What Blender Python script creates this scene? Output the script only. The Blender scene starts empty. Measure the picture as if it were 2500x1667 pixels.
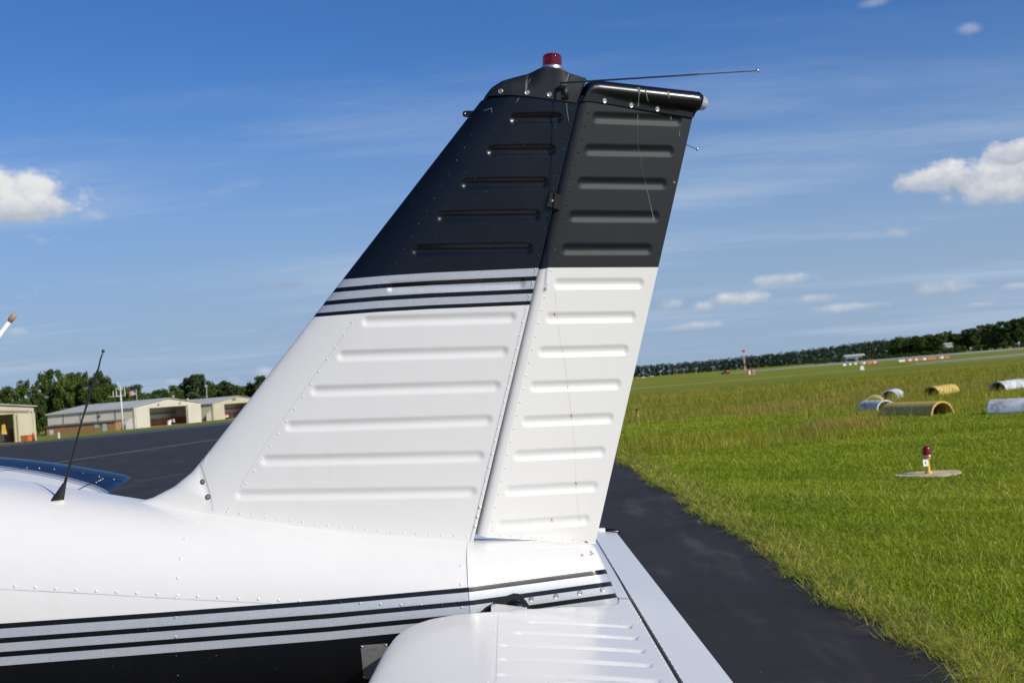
import bpy, bmesh, math, random
import numpy as np
from mathutils import Vector, Matrix
from mathutils.bvhtree import BVHTree
random.seed(7); RNG = np.random.default_rng(7)
SC = bpy.context.scene
COL = SC.collection
rad = math.radians

# ------------------------------------------------------------------ camera
F = 2990.0; CX, CY = 1250.0, 833.5            # photograph pixels (2500 wide)
CAM = np.array([0, 0, 1.5])
ROLL, PITCH = rad(4.745), rad(2.06)
cam = bpy.data.cameras.new('camera'); camo = bpy.data.objects.new('camera', cam)
COL.objects.link(camo); SC.camera = camo
cam.sensor_width = 23.5; cam.lens = 23.5 * F / 2500.0
camo.matrix_world = Matrix.Translation(CAM) @ Matrix.Rotation(rad(90) + PITCH, 4, 'X') @ Matrix.Rotation(-ROLL, 4, 'Z')
cam.clip_start = 0.05; cam.clip_end = 20000
cam.dof.use_dof = True; cam.dof.focus_distance = 3.15; cam.dof.aperture_fstop = 8.0

# ------------------------------------------------------------------ light
SUN_EL, SUN_AZ = rad(32), rad(49)             # azimuth: from -Y towards +X
sdir = Vector((math.cos(SUN_EL) * math.sin(SUN_AZ), -math.cos(SUN_EL) * math.cos(SUN_AZ), math.sin(SUN_EL)))
sl = bpy.data.lights.new('sun', 'SUN'); sl.energy = 4.1; sl.angle = rad(0.53); sl.color = (1, .93, .82)
so = bpy.data.objects.new('sun', sl); COL.objects.link(so); so.location = sdir * 50
so.rotation_euler = sdir.to_track_quat('Z', 'Y').to_euler()
SC.view_settings.view_transform = 'Standard'; SC.view_settings.look = 'None'
SC.view_settings.exposure = 0.0; SC.view_settings.gamma = 1.0
SKY_STRENGTH = 0.087

# ------------------------------------------------------------------ pixel helpers
FW = np.array([0, math.cos(PITCH), math.sin(PITCH)]); U0 = np.array([0, -math.sin(PITCH), math.cos(PITCH)]); R0 = np.array([1., 0, 0])
RT = R0 * math.cos(ROLL) - U0 * math.sin(ROLL); UP = U0 * math.cos(ROLL) + R0 * math.sin(ROLL)
def ray(x, y): return FW + RT * ((x - CX) / F) - UP * ((y - CY) / F)
def atY(x, y, Y):
    d = ray(x, y); return CAM + d * (Y / d[1])
def atplane(x, y, p, n):
    d = ray(x, y); return CAM + d * (np.dot(np.asarray(p) - CAM, n) / np.dot(d, n))
def proj(P):
    d = np.asarray(P) - CAM; z = d @ FW
    return CX + F * (d @ RT) / z, CY - F * (d @ UP) / z
def O(x, y): return (x * 1.06293, y * 1.06293)
GS, GY = -0.005, 400.0
def gz(y): return GS * min(max(y, 0), GY)
def G(x, y):
    d = ray(x, y); t = -1.5 / (d[2] - GS * d[1])
    if t < 0 or t * d[1] > GY: t = (GS * GY - 1.5) / d[2]
    return CAM + d * t
def colx(px, Y):                               # world x of a column at horizon height
    return atY(px, 1045.1 - .083 * px, Y)[0]

# ------------------------------------------------------------------ node helpers
def nt(m): return m.node_tree
def node(t, kind, **kw):
    n = t.nodes.new(kind)
    for k, v in kw.items(): setattr(n, k, v)
    return n
def mth(t, op, a, b=None, c=None, clamp=False):
    n = t.nodes.new('ShaderNodeMath'); n.operation = op; n.use_clamp = clamp
    for i, v in enumerate((a, b, c)):
        if v is None: continue
        if hasattr(v, 'default_value') or hasattr(v, 'links'): t.links.new(v, n.inputs[i])
        else: n.inputs[i].default_value = v
    return n.outputs[0]
def mixc(t, f, a, b, mode='MIX'):
    n = t.nodes.new('ShaderNodeMix'); n.data_type = 'RGBA'; n.blend_type = mode
    for i, v in ((0, f), (6, a), (7, b)):
        if hasattr(v, 'links'): t.links.new(v, n.inputs[i])
        elif i == 0: n.inputs[0].default_value = v
        else: n.inputs[i].default_value = (*v, 1)
    return n.outputs[2]
def smooth(t, v, lo, hi):
    n = t.nodes.new('ShaderNodeMapRange'); n.interpolation_type = 'SMOOTHSTEP'
    t.links.new(v, n.inputs[0]); n.inputs[1].default_value = lo; n.inputs[2].default_value = hi
    return n.outputs[0]
def noise(t, vec, scale, detail=3, rough=.55, dim='3D'):
    n = t.nodes.new('ShaderNodeTexNoise'); n.inputs['Scale'].default_value = scale
    n.inputs['Detail'].default_value = detail; n.inputs['Roughness'].default_value = rough
    if vec is not None: t.links.new(vec, n.inputs['Vector'])
    return n.outputs['Fac']
def ramp(t, fac, stops, mode='LINEAR'):
    n = t.nodes.new('ShaderNodeValToRGB'); n.color_ramp.interpolation = mode
    el = n.color_ramp.elements
    while len(el) > 1: el.remove(el[-1])
    el[0].position = stops[0][0]; el[0].color = (*stops[0][1], 1)
    for p, c in stops[1:]:
        e = el.new(p); e.color = (*c, 1)
    t.links.new(fac, n.inputs[0]); return n.outputs[0]
def base_mat(name):
    m = bpy.data.materials.new(name); m.use_nodes = True
    return m, m.node_tree, m.node_tree.nodes['Principled BSDF']
def bump(t, b, h, strength, dist=.01):
    n = t.nodes.new('ShaderNodeBump'); n.inputs['Strength'].default_value = strength; n.inputs['Distance'].default_value = dist
    t.links.new(h, n.inputs['Height']); t.links.new(n.outputs[0], b.inputs['Normal'])
def mat(name, c, r=.5, metal=0, var=.12, vs=8, coat=0, spec=.5):
    m, t, b = base_mat(name)
    tc = node(t, 'ShaderNodeTexCoord')
    n = noise(t, tc.outputs['Object'], vs, 4)
    lo = tuple(x * (1 - var) for x in c); hi = tuple(min(1, x * (1 + var)) for x in c)
    t.links.new(ramp(t, n, [(.3, lo), (.7, hi)]), b.inputs['Base Color'])
    t.links.new(mth(t, 'MULTIPLY_ADD', n, .2, r - .1, clamp=True), b.inputs['Roughness'])
    b.inputs['Metallic'].default_value = metal; b.inputs['Coat Weight'].default_value = coat
    b.inputs['Specular IOR Level'].default_value = spec
    return m

# ------------------------------------------------------------------ world: Nishita sky with clouds
W = bpy.data.worlds.new('World'); SC.world = W; W.use_nodes = True
t = W.node_tree; bg = t.nodes['Background']
sky = node(t, 'ShaderNodeTexSky', sky_type='NISHITA', sun_disc=False)
sky.sun_elevation = SUN_EL; sky.sun_rotation = math.atan2(sdir.x, sdir.y)
sky.air_density = 1.0; sky.dust_density = .6; sky.ozone_density = 2.2; sky.altitude = 0
tc = node(t, 'ShaderNodeTexCoord'); D = tc.outputs['Generated']
sep = node(t, 'ShaderNodeSeparateXYZ'); t.links.new(D, sep.inputs[0])
el = sep.outputs['Z']
hsv = node(t, 'ShaderNodeHueSaturation'); hsv.inputs['Saturation'].default_value = 1.0; hsv.inputs['Value'].default_value = 1.0
t.links.new(sky.outputs[0], hsv.inputs['Color'])
skyc = mixc(t, 1.0, hsv.outputs[0], (.40, .73, 1.22), 'MULTIPLY')
def dotn(vec):
    n = node(t, 'ShaderNodeVectorMath', operation='DOT_PRODUCT'); t.links.new(D, n.inputs[0]); n.inputs[1].default_value = tuple(vec); return n.outputs['Value']
def vscale(v):
    n = node(t, 'ShaderNodeVectorMath', operation='MULTIPLY'); t.links.new(D, n.inputs[0]); n.inputs[1].default_value = v; return n.outputs[0]
# thin high cloud: projected on a flat layer so that it stretches and fades towards the horizon
inv = mth(t, 'DIVIDE', 1.0, mth(t, 'MAXIMUM', mth(t, 'ADD', el, .06), .05))
cmb = node(t, 'ShaderNodeCombineXYZ')
t.links.new(mth(t, 'MULTIPLY', sep.outputs['X'], inv), cmb.inputs[0]); t.links.new(mth(t, 'MULTIPLY', sep.outputs['Y'], inv), cmb.inputs[1])
mp = node(t, 'ShaderNodeMapping'); mp.inputs['Rotation'].default_value = (0, 0, rad(-35)); mp.inputs['Scale'].default_value = (.30, .85, 1); mp.inputs['Location'].default_value = (3.4, 1.3, 0)
t.links.new(cmb.outputs[0], mp.inputs[0])
ci = noise(t, mp.outputs[0], 1.15, 6, .62)
cov = noise(t, cmb.outputs[0], .28, 2)
cir = mth(t, 'MULTIPLY', smooth(t, mth(t, 'ADD', ci, mth(t, 'MULTIPLY', mth(t, 'SUBTRACT', cov, .5), .8)), .42, .78), .60)
cir = mth(t, 'MULTIPLY', cir, smooth(t, el, .50, .10))
veil = mth(t, 'MULTIPLY', smooth(t, el, .29, .0), .92)
CIR = (5.2, 6.4, 8.2)
c0 = mixc(t, veil, skyc, (3.75, 5.0, 6.9))
c1 = mixc(t, cir, c0, CIR)
# cumulus
n1 = noise(t, D, 26, 6, .6); n2 = noise(t, vscale((1, 1, 1.6)), 75, 4, .6)
puff = mth(t, 'ADD', mth(t, 'MULTIPLY', mth(t, 'SUBTRACT', n1, .5), 1.5), mth(t, 'MULTIPLY', mth(t, 'SUBTRACT', n2, .5), .7))
CLOUDS = [  # photograph pixel centre, half width, half height, strength
    (-10, 480, 205, 82, 1.0), (70, 510, 125, 50, 1.0), (226, 530, 34, 26, .32),
    (2480, 425, 210, 84, 1.0), (2310, 438, 150, 48, .95), (2490, 372, 100, 52, 1.0), (2430, 470, 150, 44, .75),
    (2130, 8, 48, 22, .35), (2370, 72, 34, 22, .30),
    (1815, 735, 74, 28, .85), (1770, 732, 44, 24, .8), (1918, 686, 84, 28, .72), (2300, 706, 100, 30, .62),
    (1632, 745, 44, 24, .7), (1712, 750, 34, 20, .6), (1985, 730, 46, 18, .55), (2080, 752, 110, 18, .5), (1700, 797, 90, 16, .5),
    (700, 697, 72, 18, -.35), (660, 805, 34, 11, -.35), (330, 826, 44, 7, -.3), (40, 812, 30, 16, .35),
    (575, 932, 30, 22, .45), (640, 915, 36, 26, .5), (425, 935, 24, 14, .25), (40, 892, 40, 7, -.3), (2480, 700, 40, 12, .4), (2380, 745, 60, 9, .35)]
mask = None; shade = None
cur = c1
for (px, py, a, b, s) in CLOUDS:
    c = ray(px, py); c = c / np.linalg.norm(c)
    e1 = np.array([c[1], -c[0], 0]); e1 /= np.linalg.norm(e1); e2 = np.cross(e1, c)
    w = mth(t, 'MAXIMUM', dotn(c), .01)
    u = mth(t, 'DIVIDE', dotn(e1 / (a / F)), w); v = mth(t, 'DIVIDE', dotn(e2 / (b / F)), w)
    vv = mth(t, 'MULTIPLY', v, mth(t, 'ADD', 1.12, mth(t, 'MULTIPLY', mth(t, 'LESS_THAN', v, 0.0), .35)))   # flatter base
    r = mth(t, 'SQRT', mth(t, 'ADD', mth(t, 'MULTIPLY', u, u), mth(t, 'MULTIPLY', vv, vv)))
    k = mth(t, 'ADD', mth(t, 'SUBTRACT', 1.0, r), puff)
    edge = .50 if abs(s) > .9 else .9
    f = mth(t, 'MULTIPLY', smooth(t, k, 0.0, edge), abs(s))
    f = mth(t, 'MULTIPLY', f, mth(t, 'GREATER_THAN', dotn(c), .5))
    if s > 0:
        lit = smooth(t, mth(t, 'ADD', mth(t, 'ADD', v, mth(t, 'MULTIPLY', u, .25)), mth(t, 'MULTIPLY', puff, 1.1)), -.5, .75)
        cc = mixc(t, lit, (5.0, 5.6, 6.5), (9.2, 9.2, 9.4))
    else:
        cc = mixc(t, 0, (3.2, 4.0, 5.4), (3, 3, 3))
    cur = mixc(t, f, cur, cc)
# the same low fair-weather cumulus goes on all round the horizon
lv = node(t, 'ShaderNodeVectorMath', operation='MULTIPLY'); t.links.new(D, lv.inputs[0]); lv.inputs[1].default_value = (1, 1, 2.6)
ln = noise(t, lv.outputs[0], 9, 6, .6)
band = mth(t, 'MULTIPLY', smooth(t, el, .02, .06), smooth(t, el, .22, .10))
low = mth(t, 'MULTIPLY', mth(t, 'MULTIPLY', smooth(t, ln, .62, .74), band), .45)
cur = mixc(t, low, cur, (7.4, 7.4, 7.6))
t.links.new(cur, bg.inputs['Color']); bg.inputs['Strength'].default_value = SKY_STRENGTH
W.cycles.sampling_method = 'MANUAL'; W.cycles.sample_map_resolution = 256

# ------------------------------------------------------------------ object helpers
def tag(o, label=None, cat=None, group=None, kind=None):
    for k, v in (('label', label), ('category', cat), ('group', group), ('kind', kind)):
        if v: o[k] = v
    return o
def empty(name, loc, label, cat, group=None):
    o = bpy.data.objects.new(name, None); COL.objects.link(o); o.location = [float(v) for v in loc]
    o.empty_display_size = .2
    return tag(o, label, cat, group)
def link(name, me, m, parent=None):
    o = bpy.data.objects.new(name, me); COL.objects.link(o)
    if m is not None:
        for mm in (m if isinstance(m, (list, tuple)) else [m]): me.materials.append(mm)
    if parent is not None:
        o.parent = parent; o.matrix_parent_inverse = world_of(parent).inverted()
    return o
def world_of(o):
    M = Matrix.LocRotScale(o.location, o.rotation_euler, o.scale)
    if o.parent is not None: M = world_of(o.parent) @ o.matrix_parent_inverse @ M
    return M
def mesh(name, V, Fc, m, parent=None, smooth_=False, pv=None, attr='pv'):
    me = bpy.data.meshes.new(name)
    me.from_pydata([tuple(float(c) for c in v) for v in V], [], [tuple(int(i) for i in f) for f in Fc])
    if smooth_: me.polygons.foreach_set('use_smooth', [True] * len(me.polygons))
    if pv is not None:
        a = me.attributes.new(attr, 'FLOAT', 'POINT'); a.data.foreach_set('value', np.asarray(pv, dtype=np.float32))
    me.update()
    return link(name, me, m, parent)
class MB:
    """collects shapes for ONE part"""
    def __init__(s): s.V = []; s.F = []; s.M = []
    def add(s, V, Fc, mi=0):
        o = len(s.V); s.V += [tuple(v) for v in V]; s.F += [tuple(i + o for i in f) for f in Fc]; s.M += [mi] * len(Fc); return s
    def box(s, c, d, rz=0, mi=0, ax=None):
        c = np.asarray(c, float); d = np.asarray(d, float) / 2
        if ax is None: ax = np.array([[math.cos(rz), math.sin(rz), 0], [-math.sin(rz), math.cos(rz), 0], [0, 0, 1]])
        V = [c + ax[0] * d[0] * i + ax[1] * d[1] * j + ax[2] * d[2] * k for i in (-1, 1) for j in (-1, 1) for k in (-1, 1)]
        return s.add(V, [(0, 1, 3, 2), (4, 6, 7, 5), (0, 4, 5, 1), (2, 3, 7, 6), (0, 2, 6, 4), (1, 5, 7, 3)], mi)
    def tube(s, pts, rs, n=8, mi=0, cap=True):
        pts = [np.asarray(p, float) for p in pts]
        if not hasattr(rs, '__len__'): rs = [rs] * len(pts)
        rings = []; ref = None
        for i, p in enumerate(pts):
            d = pts[min(i + 1, len(pts) - 1)] - pts[max(i - 1, 0)]; d /= np.linalg.norm(d)
            if ref is None: ref = np.array([0, 0, 1.]) if abs(d[2]) < .9 else np.array([1., 0, 0])
            a = np.cross(ref, d); a /= np.linalg.norm(a); b = np.cross(d, a); ref = b
            rings.append([p + rs[i] * (a * math.cos(2 * math.pi * k / n) + b * math.sin(2 * math.pi * k / n)) for k in range(n)])
        V = [v for r in rings for v in r]; Fc = []
        for i in range(len(pts) - 1):
            for k in range(n): Fc.append((i * n + k, i * n + (k + 1) % n, (i + 1) * n + (k + 1) % n, (i + 1) * n + k))
        if cap: Fc += [tuple(range(n))[::-1], tuple((len(pts) - 1) * n + k for k in range(n))]
        return s.add(V, Fc, mi)
    def lathe(s, org, axis, prof, n=24, mi=0):
        axis = np.asarray(axis, float); axis = axis / np.linalg.norm(axis)
        a = np.cross(axis, [0, 1, 0.] if abs(axis[1]) < .8 else [1, 0, 0.]); a /= np.linalg.norm(a); b = np.cross(axis, a)
        V = []; Fc = []
        for (r, h) in prof:
            for k in range(n):
                q = 2 * math.pi * k / n; V.append(np.asarray(org) + axis * h + r * (a * math.cos(q) + b * math.sin(q)))
        for i in range(len(prof) - 1):
            for k in range(n): Fc.append((i * n + k, i * n + (k + 1) % n, (i + 1) * n + (k + 1) % n, (i + 1) * n + k))
        return s.add(V, Fc, mi)
    def prism(s, poly, off, mi=0):
        """polygon (list of 3d points) extruded by off"""
        n = len(poly); off = np.asarray(off, float)
        V = [np.asarray(p, float) for p in poly]; V += [p + off for p in V]
        Fc = [tuple(range(n))[::-1], tuple(range(n, 2 * n))] + [(i, (i + 1) % n, n + (i + 1) % n, n + i) for i in range(n)]
        return s.add(V, Fc, mi)
    def build(s, name, m, parent=None, smooth_=False, pv=None):
        o = mesh(name, s.V, s.F, m, parent, smooth_, pv)
        if any(s.M): o.data.polygons.foreach_set('material_index', s.M)
        return o
def grid_faces(nr, nc, off=0, flip=False):
    Fc = []
    for i in range(nr - 1):
        for j in range(nc - 1):
            a = off + i * nc + j; f = (a, a + 1, a + nc + 1, a + nc); Fc.append(f[::-1] if flip else f)
    return Fc
def copy_tree(o, parent=None):
    c = o.copy(); COL.objects.link(c)
    if parent is not None: c.parent = parent
    for ch in KIDS(o): copy_tree(ch, c)
    return c
def KIDS(o): return [x for x in list(COL.objects) if x.parent is o]

# ------------------------------------------------------------------ materials
WHITE = (.74, .725, .69); BLACK = (.0032, .0035, .0045); SILVER = (.55, .575, .60)
def paint(name, stops, kr=None, kc=None):
    """aircraft enamel; stops = [(position of attribute pv, 'w'/'k'/'s')]"""
    m, t, b = base_mat(name)
    tc = node(t, 'ShaderNodeTexCoord'); P = tc.outputs['Object']
    cm = {'w': WHITE, 'k': kc or BLACK, 's': SILVER}; mm = {'w': (0,) * 3, 'k': (0,) * 3, 's': (1,) * 3}
    if len(stops) > 1:
        at = node(t, 'ShaderNodeAttribute'); at.attribute_name = 'pv'; fac = at.outputs['Fac']
        col = ramp(t, fac, [(p, cm[k]) for p, k in stops], 'CONSTANT')
        sm = ramp(t, fac, [(p, mm[k]) for p, k in stops], 'CONSTANT')
        dk = ramp(t, fac, [(p, (1, 1, 1) if k == 'k' else (0, 0, 0)) for p, k in stops], 'CONSTANT')
    else:
        k = stops[0][1]; rgb = node(t, 'ShaderNodeRGB'); rgb.outputs[0].default_value = (*cm[k], 1); col = rgb.outputs[0]
        v = node(t, 'ShaderNodeValue'); v.outputs[0].default_value = mm[k][0]; sm = v.outputs[0]
        v2 = node(t, 'ShaderNodeValue'); v2.outputs[0].default_value = float(k == 'k'); dk = v2.outputs[0]
    # metal flake in the silver
    vo = node(t, 'ShaderNodeTexVoronoi'); vo.inputs['Scale'].default_value = 520; t.links.new(P, vo.inputs['Vector'])
    fl = ramp(t, mth(t, 'POWER', vo.outputs['Color'], 3.0), [(0, (.86,) * 3), (.55, (1,) * 3), (1, (1.30,) * 3)])
    col = mixc(t, mth(t, 'MULTIPLY', sm, .9), col, fl, 'MULTIPLY')
    # faint grime and chalking
    g = noise(t, P, 3.5, 5, .6); st = node(t, 'ShaderNodeMapping'); st.inputs['Scale'].default_value = (30, 30, 2.2); t.links.new(P, st.inputs[0])
    g2 = noise(t, st.outputs[0], 1, 4)
    gm = mth(t, 'MULTIPLY', smooth(t, mth(t, 'ADD', mth(t, 'MULTIPLY', g, .6), mth(t, 'MULTIPLY', g2, .4)), .50, .75), .10)
    col = mixc(t, mth(t, 'MULTIPLY', gm, mth(t, 'SUBTRACT', 1.0, mth(t, 'MULTIPLY', dk, .9))), col, (.42, .38, .30))
    sp = noise(t, P, 170, 2); spk = mth(t, 'MULTIPLY', smooth(t, sp, .735, .78), mth(t, 'MULTIPLY', dk, .35))
    col = mixc(t, spk, col, (.4, .4, .4))
    t.links.new(col, b.inputs['Base Color'])
    t.links.new(mth(t, 'MULTIPLY', sm, .35), b.inputs['Metallic'])
    rg = mth(t, 'ADD', mth(t, 'MULTIPLY_ADD', g, .16, .22), mth(t, 'MULTIPLY', sm, .16))
    if kr: rg = mth(t, 'ADD', mth(t, 'MULTIPLY', rg, mth(t, 'SUBTRACT', 1.0, dk)), mth(t, 'MULTIPLY', dk, kr))
    t.links.new(rg, b.inputs['Roughness'])
    if kr: t.links.new(mth(t, 'SUBTRACT', .18, mth(t, 'MULTIPLY', dk, .18)), b.inputs['Coat Weight'])
    b.inputs['Coat Weight'].default_value = .18; b.inputs['Coat Roughness'].default_value = .12
    bump(t, b, noise(t, P, 5.0, 2, .4), .16, .012)
    b.inputs['Specular IOR Level'].default_value = .38
    return m
M_WHITE = paint('white_enamel', [(0, 'w')])
M_BLACK = paint('black_enamel', [(0, 'k')])
FST = [0, .125, .33, .455, .66, .785, 1]
M_FUS = paint('fuselage_stripes', [(0, 'w')] + [((v + 1) / 4, k) for v, k in zip(FST, 'kskskk'[:0] + 'ksksksk')])
FNS = [0, .204, .338, .547, .672, .886, 1]
M_FIN = paint('fin_stripes', [(0, 'k')] + [((v + 1) / 4, k) for v, k in zip(FNS, 'skskskw')])
M_RUD = paint('rudder_two_tone', [(0, 'k'), (.5, 'w')], .56, (.0055, .0078, .0110))
M_WING = paint('wing_stripes', [(0, 'w')] + [(v, k) for v, k in zip([.364, .367, .372, .375, .380, .383, .388], 'ksksksk')])
M_STEEL = mat('zinc_screw', (.55, .55, .53), .35, .8, .2, 90)
M_DIRT = mat('screw_recess', (.10, .065, .03), .8, 0, .4, 200)
M_RUBBER = mat('black_rubber', (.012, .012, .013), .55, 0, .3, 30)
M_GAP = mat('dark_gap', (.01, .01, .01), .9, 0, .1, 10)
M_CREAM = mat('cream_sealant', (.62, .58, .47), .6, 0, .1, 30)
M_ROD = mat('antenna_rod', (.20, .19, .17), .35, .7, .2, 60)
M_ALU = mat('aluminium', (.62, .63, .64), .32, .9, .1, 30)
M_STAIN = mat('bird_dropping', (.16, .155, .145), .9, 0, .3, 60)
M_RUST = mat('rust_stain', (.35, .16, .05), .9, 0, .5, 80)
M_SEAM = mat('skin_seam', (.50, .50, .48), .7, 0, .2, 20)
def glass_mat(name, c, rough=.08, trans=.7):
    m, t, b = base_mat(name); b.inputs['Base Color'].default_value = (*c, 1); b.inputs['Roughness'].default_value = rough
    b.inputs['Transmission Weight'].default_value = trans; b.inputs['IOR'].default_value = 1.49
    tc = node(t, 'ShaderNodeTexCoord'); bump(t, b, noise(t, tc.outputs['Object'], 60, 2), .1, .002)
    return m
M_RED = glass_mat('red_lens', (.50, .004, .003), .10, .85)
M_REDDULL = glass_mat('dark_red_lens', (.30, .012, .015), .2, .35)
M_CLEAR = glass_mat('clear_lens', (.85, .86, .82), .18, .6)

# ------------------------------------------------------------------ ground, apron, grass
def sheet(name, poly_x, ys, z, m, kind='structure', label=None):
    V = []; Fc = []
    for y in ys:
        for x in poly_x: V.append((x, y, gz(y) + z))
    return tag(mesh(name, V, grid_faces(len(ys), len(poly_x)), m), kind=kind)
def ground_mat():
    m, t, b = base_mat('grass_field'); tc = node(t, 'ShaderNodeTexCoord'); P = tc.outputs['Object']
    a = noise(t, P, .05, 5, .6); c = noise(t, P, .9, 4, .6); f = noise(t, P, 22, 3, .7)
    col = ramp(t, a, [(.30, (.17, .24, .012)), (.47, (.24, .27, .016)), (.58, (.275, .265, .022)), (.70, (.29, .23, .04))])
    mp = node(t, 'ShaderNodeMapping'); mp.inputs['Scale'].default_value = (.02, .11, 1); t.links.new(P, mp.inputs[0])
    s = noise(t, mp.outputs[0], 1, 4, .6)
    col = mixc(t, smooth(t, s, .52, .68), col, (.115, .20, .012))
    col = mixc(t, mth(t, 'MULTIPLY', smooth(t, noise(t, P, .12, 3), .60, .70), .5), col, (.20, .12, .06))
    col = mixc(t, .55, col, ramp(t, c, [(.25, (.38,) * 3), (.75, (1.5,) * 3)]), 'MULTIPLY')
    col = mixc(t, .6, col, ramp(t, f, [(.25, (.35,) * 3), (.75, (1.5,) * 3)]), 'MULTIPLY')
    t.links.new(col, b.inputs['Base Color']); b.inputs['Roughness'].default_value = .95; b.inputs['Specular IOR Level'].default_value = .15
    bump(t, b, mth(t, 'ADD', f, mth(t, 'MULTIPLY', c, 3)), .9, .12)
    return m
M_FIELD = ground_mat()
sheet('ground', [-9000, -600, -100, -20, 2, 20, 100, 600, 9000], [-3000, -300, 0, GY, 1200, 9000], -.012, M_FIELD)
def asphalt(name, c, stain=.5):
    m, t, b = base_mat(name); tc = node(t, 'ShaderNodeTexCoord'); P = tc.outputs['Object']
    f = noise(t, P, 260, 2, .7); g = noise(t, P, .7, 5, .62); mp = node(t, 'ShaderNodeMapping'); mp.inputs['Scale'].default_value = (1.3, .25, 1); mp.inputs['Rotation'].default_value = (0, 0, .5); t.links.new(P, mp.inputs[0])
    s = noise(t, mp.outputs[0], 1.7, 6, .65)
    col = ramp(t, f, [(.2, tuple(x * .45 for x in c)), (.8, tuple(x * 1.65 for x in c))])
    col = mixc(t, mth(t, 'MULTIPLY', smooth(t, s, .50, .72), stain), col, tuple(x * 3.4 for x in c))
    col = mixc(t, mth(t, 'MULTIPLY', smooth(t, g, .45, .75), .4), col, tuple(x * .6 for x in c))
    vo = node(t, 'ShaderNodeTexVoronoi'); vo.inputs['Scale'].default_value = 7.0; t.links.new(P, vo.inputs['Vector'])
    chip = mth(t, 'LESS_THAN', vo.outputs['Distance'], .055)
    sel = mth(t, 'GREATER_THAN', node_sep(t, vo.outputs['Color']), .72)
    col = mixc(t, mth(t, 'MULTIPLY', mth(t, 'MULTIPLY', chip, sel), .55), col, (.30, .29, .27))
    t.links.new(col, b.inputs['Base Color']); t.links.new(mth(t, 'MULTIPLY_ADD', g, .25, .55), b.inputs['Roughness'])
    b.inputs['Specular IOR Level'].default_value = .24
    bump(t, b, mth(t, 'ADD', f, mth(t, 'MULTIPLY', g, 1.5)), .35, .006)
    return m
def node_sep(t, c):
    n = node(t, 'ShaderNodeSeparateColor'); t.links.new(c, n.inputs[0]); return n.outputs[0]
M_ASPH = asphalt('fresh_asphalt', (.032, .0265, .021), .62)
M_OLD = asphalt('old_asphalt', (.075, .077, .08), .4)
M_CONC = mat('concrete', (.34, .31, .27), .9, 0, .25, 6)
M_LINE = mat('worn_yellow_paint', (.46, .36, .17), .8, 0, .3, 3)
EDGE = 2.0                                   # right edge of the asphalt
# dark apron: polygon with its far edge as seen
def flat_poly(name, pts, z, m):
    V = [(x, y, gz(y) + z) for x, y in pts]
    return tag(mesh(name, V, [tuple(range(len(V)))], m), kind='structure')
def strip(name, left, right, z, m):
    """quad strip between two polylines with matching y"""
    V = []; Fc = []
    for (a, b) in zip(left, right):
        V += [(a[0], a[1], gz(a[1]) + z), (b[0], b[1], gz(b[1]) + z)]
    for i in range(len(left) - 1): Fc.append((2 * i, 2 * i + 1, 2 * i + 3, 2 * i + 2))
    return tag(mesh(name, V, Fc, m), kind='structure')
ps = [G(0, 1090), G(300, 1062), G(560, 1035)]
ys = [-60, 0, float(ps[0][1]), float(ps[1][1]), float(ps[2][1]), 330]
xl = [-260, -160, float(ps[0][0]), float(ps[1][0]), float(ps[2][0]), float(ps[2][0]) + 6]
strip('apron', [(-260, -60), (-260, 0)] + [(x, y) for x, y in zip(xl[2:], ys[2:])], [(EDGE, y) for y in ys], 0.0, M_ASPH)
pg = [G(0, 1100), G(0, 1086), G(330, 1052), G(560, 1029), G(640, 1022)]
strip('taxi_lane', [(-210, 40), (float(pg[1][0]), float(pg[1][1])), (float(pg[2][0]), float(pg[2][1])), (float(pg[3][0]), float(pg[3][1])), (float(pg[3][0]) + 4, 400)],
      [(-20, 40), (-20, float(pg[1][1])), (-20, float(pg[2][1])), (-20, float(pg[3][1])), (-20, 400)], -.006, M_OLD)
a, b_ = G(172, 1124), G(545, 1070)
dv = (b_ - a) / np.linalg.norm(b_ - a); e0 = a - dv * 30; e1 = b_ + dv * 60
strip('yellow_line', [(e0[0] - .09, e0[1]), (e1[0] - .09, e1[1])], [(e0[0] + .09, e0[1]), (e1[0] + .09, e1[1])], .004, M_LINE)
for py, px, hw, x0, x1, nm, up in ((878.5, 2180, 11, 128, 3000, 'runway', 1.0), (874.5, 2400, 6, 108, 900, 'taxiway', .55), (939, 1670, .8, 18, 300, 'track', .10)):
    yy = float(G(px, py)[1]); V = []
    for (dy, dz) in ((-hw, .01), (hw, up), (hw + 14, -.05)):
        for x in (x0, x0 + 60, x1): V.append((x, yy + dy, gz(yy) + dz * (.25 if x == x0 else 1)))
    tag(mesh(nm, V, grid_faces(3, 3), mat('weathered_concrete' if nm != 'track' else 'dry_track', (.30, .295, .27) if nm != 'track' else (.30, .29, .12), .9, 0, .15, .2)), kind='structure')

def blade_mat(name, stops):
    m, t, b = base_mat(name); at = node(t, 'ShaderNodeAttribute'); at.attribute_name = 'pv'
    tc = node(t, 'ShaderNodeTexCoord')
    big = noise(t, tc.outputs['Object'], .55, 5, .65)
    c = ramp(t, at.outputs['Fac'], stops)
    c = mixc(t, .6, c, ramp(t, big, [(.3, (.60, .66, .6)), (.7, (1.40, 1.22, 1.15))]), 'MULTIPLY')
    t.links.new(c, b.inputs['Base Color']); b.inputs['Roughness'].default_value = .6; b.inputs['Specular IOR Level'].default_value = .3
    b.inputs['Subsurface Weight'].default_value = 0
    tr = node(t, 'ShaderNodeBsdfTranslucent'); t.links.new(c, tr.inputs[0]); mx = node(t, 'ShaderNodeMixShader'); mx.inputs[0].default_value = .38
    t.links.new(b.outputs[0], mx.inputs[1]); t.links.new(tr.outputs[0], mx.inputs[2])
    t.links.new(mx.outputs[0], t.nodes['Material Output'].inputs['Surface'])
    return m
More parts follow.
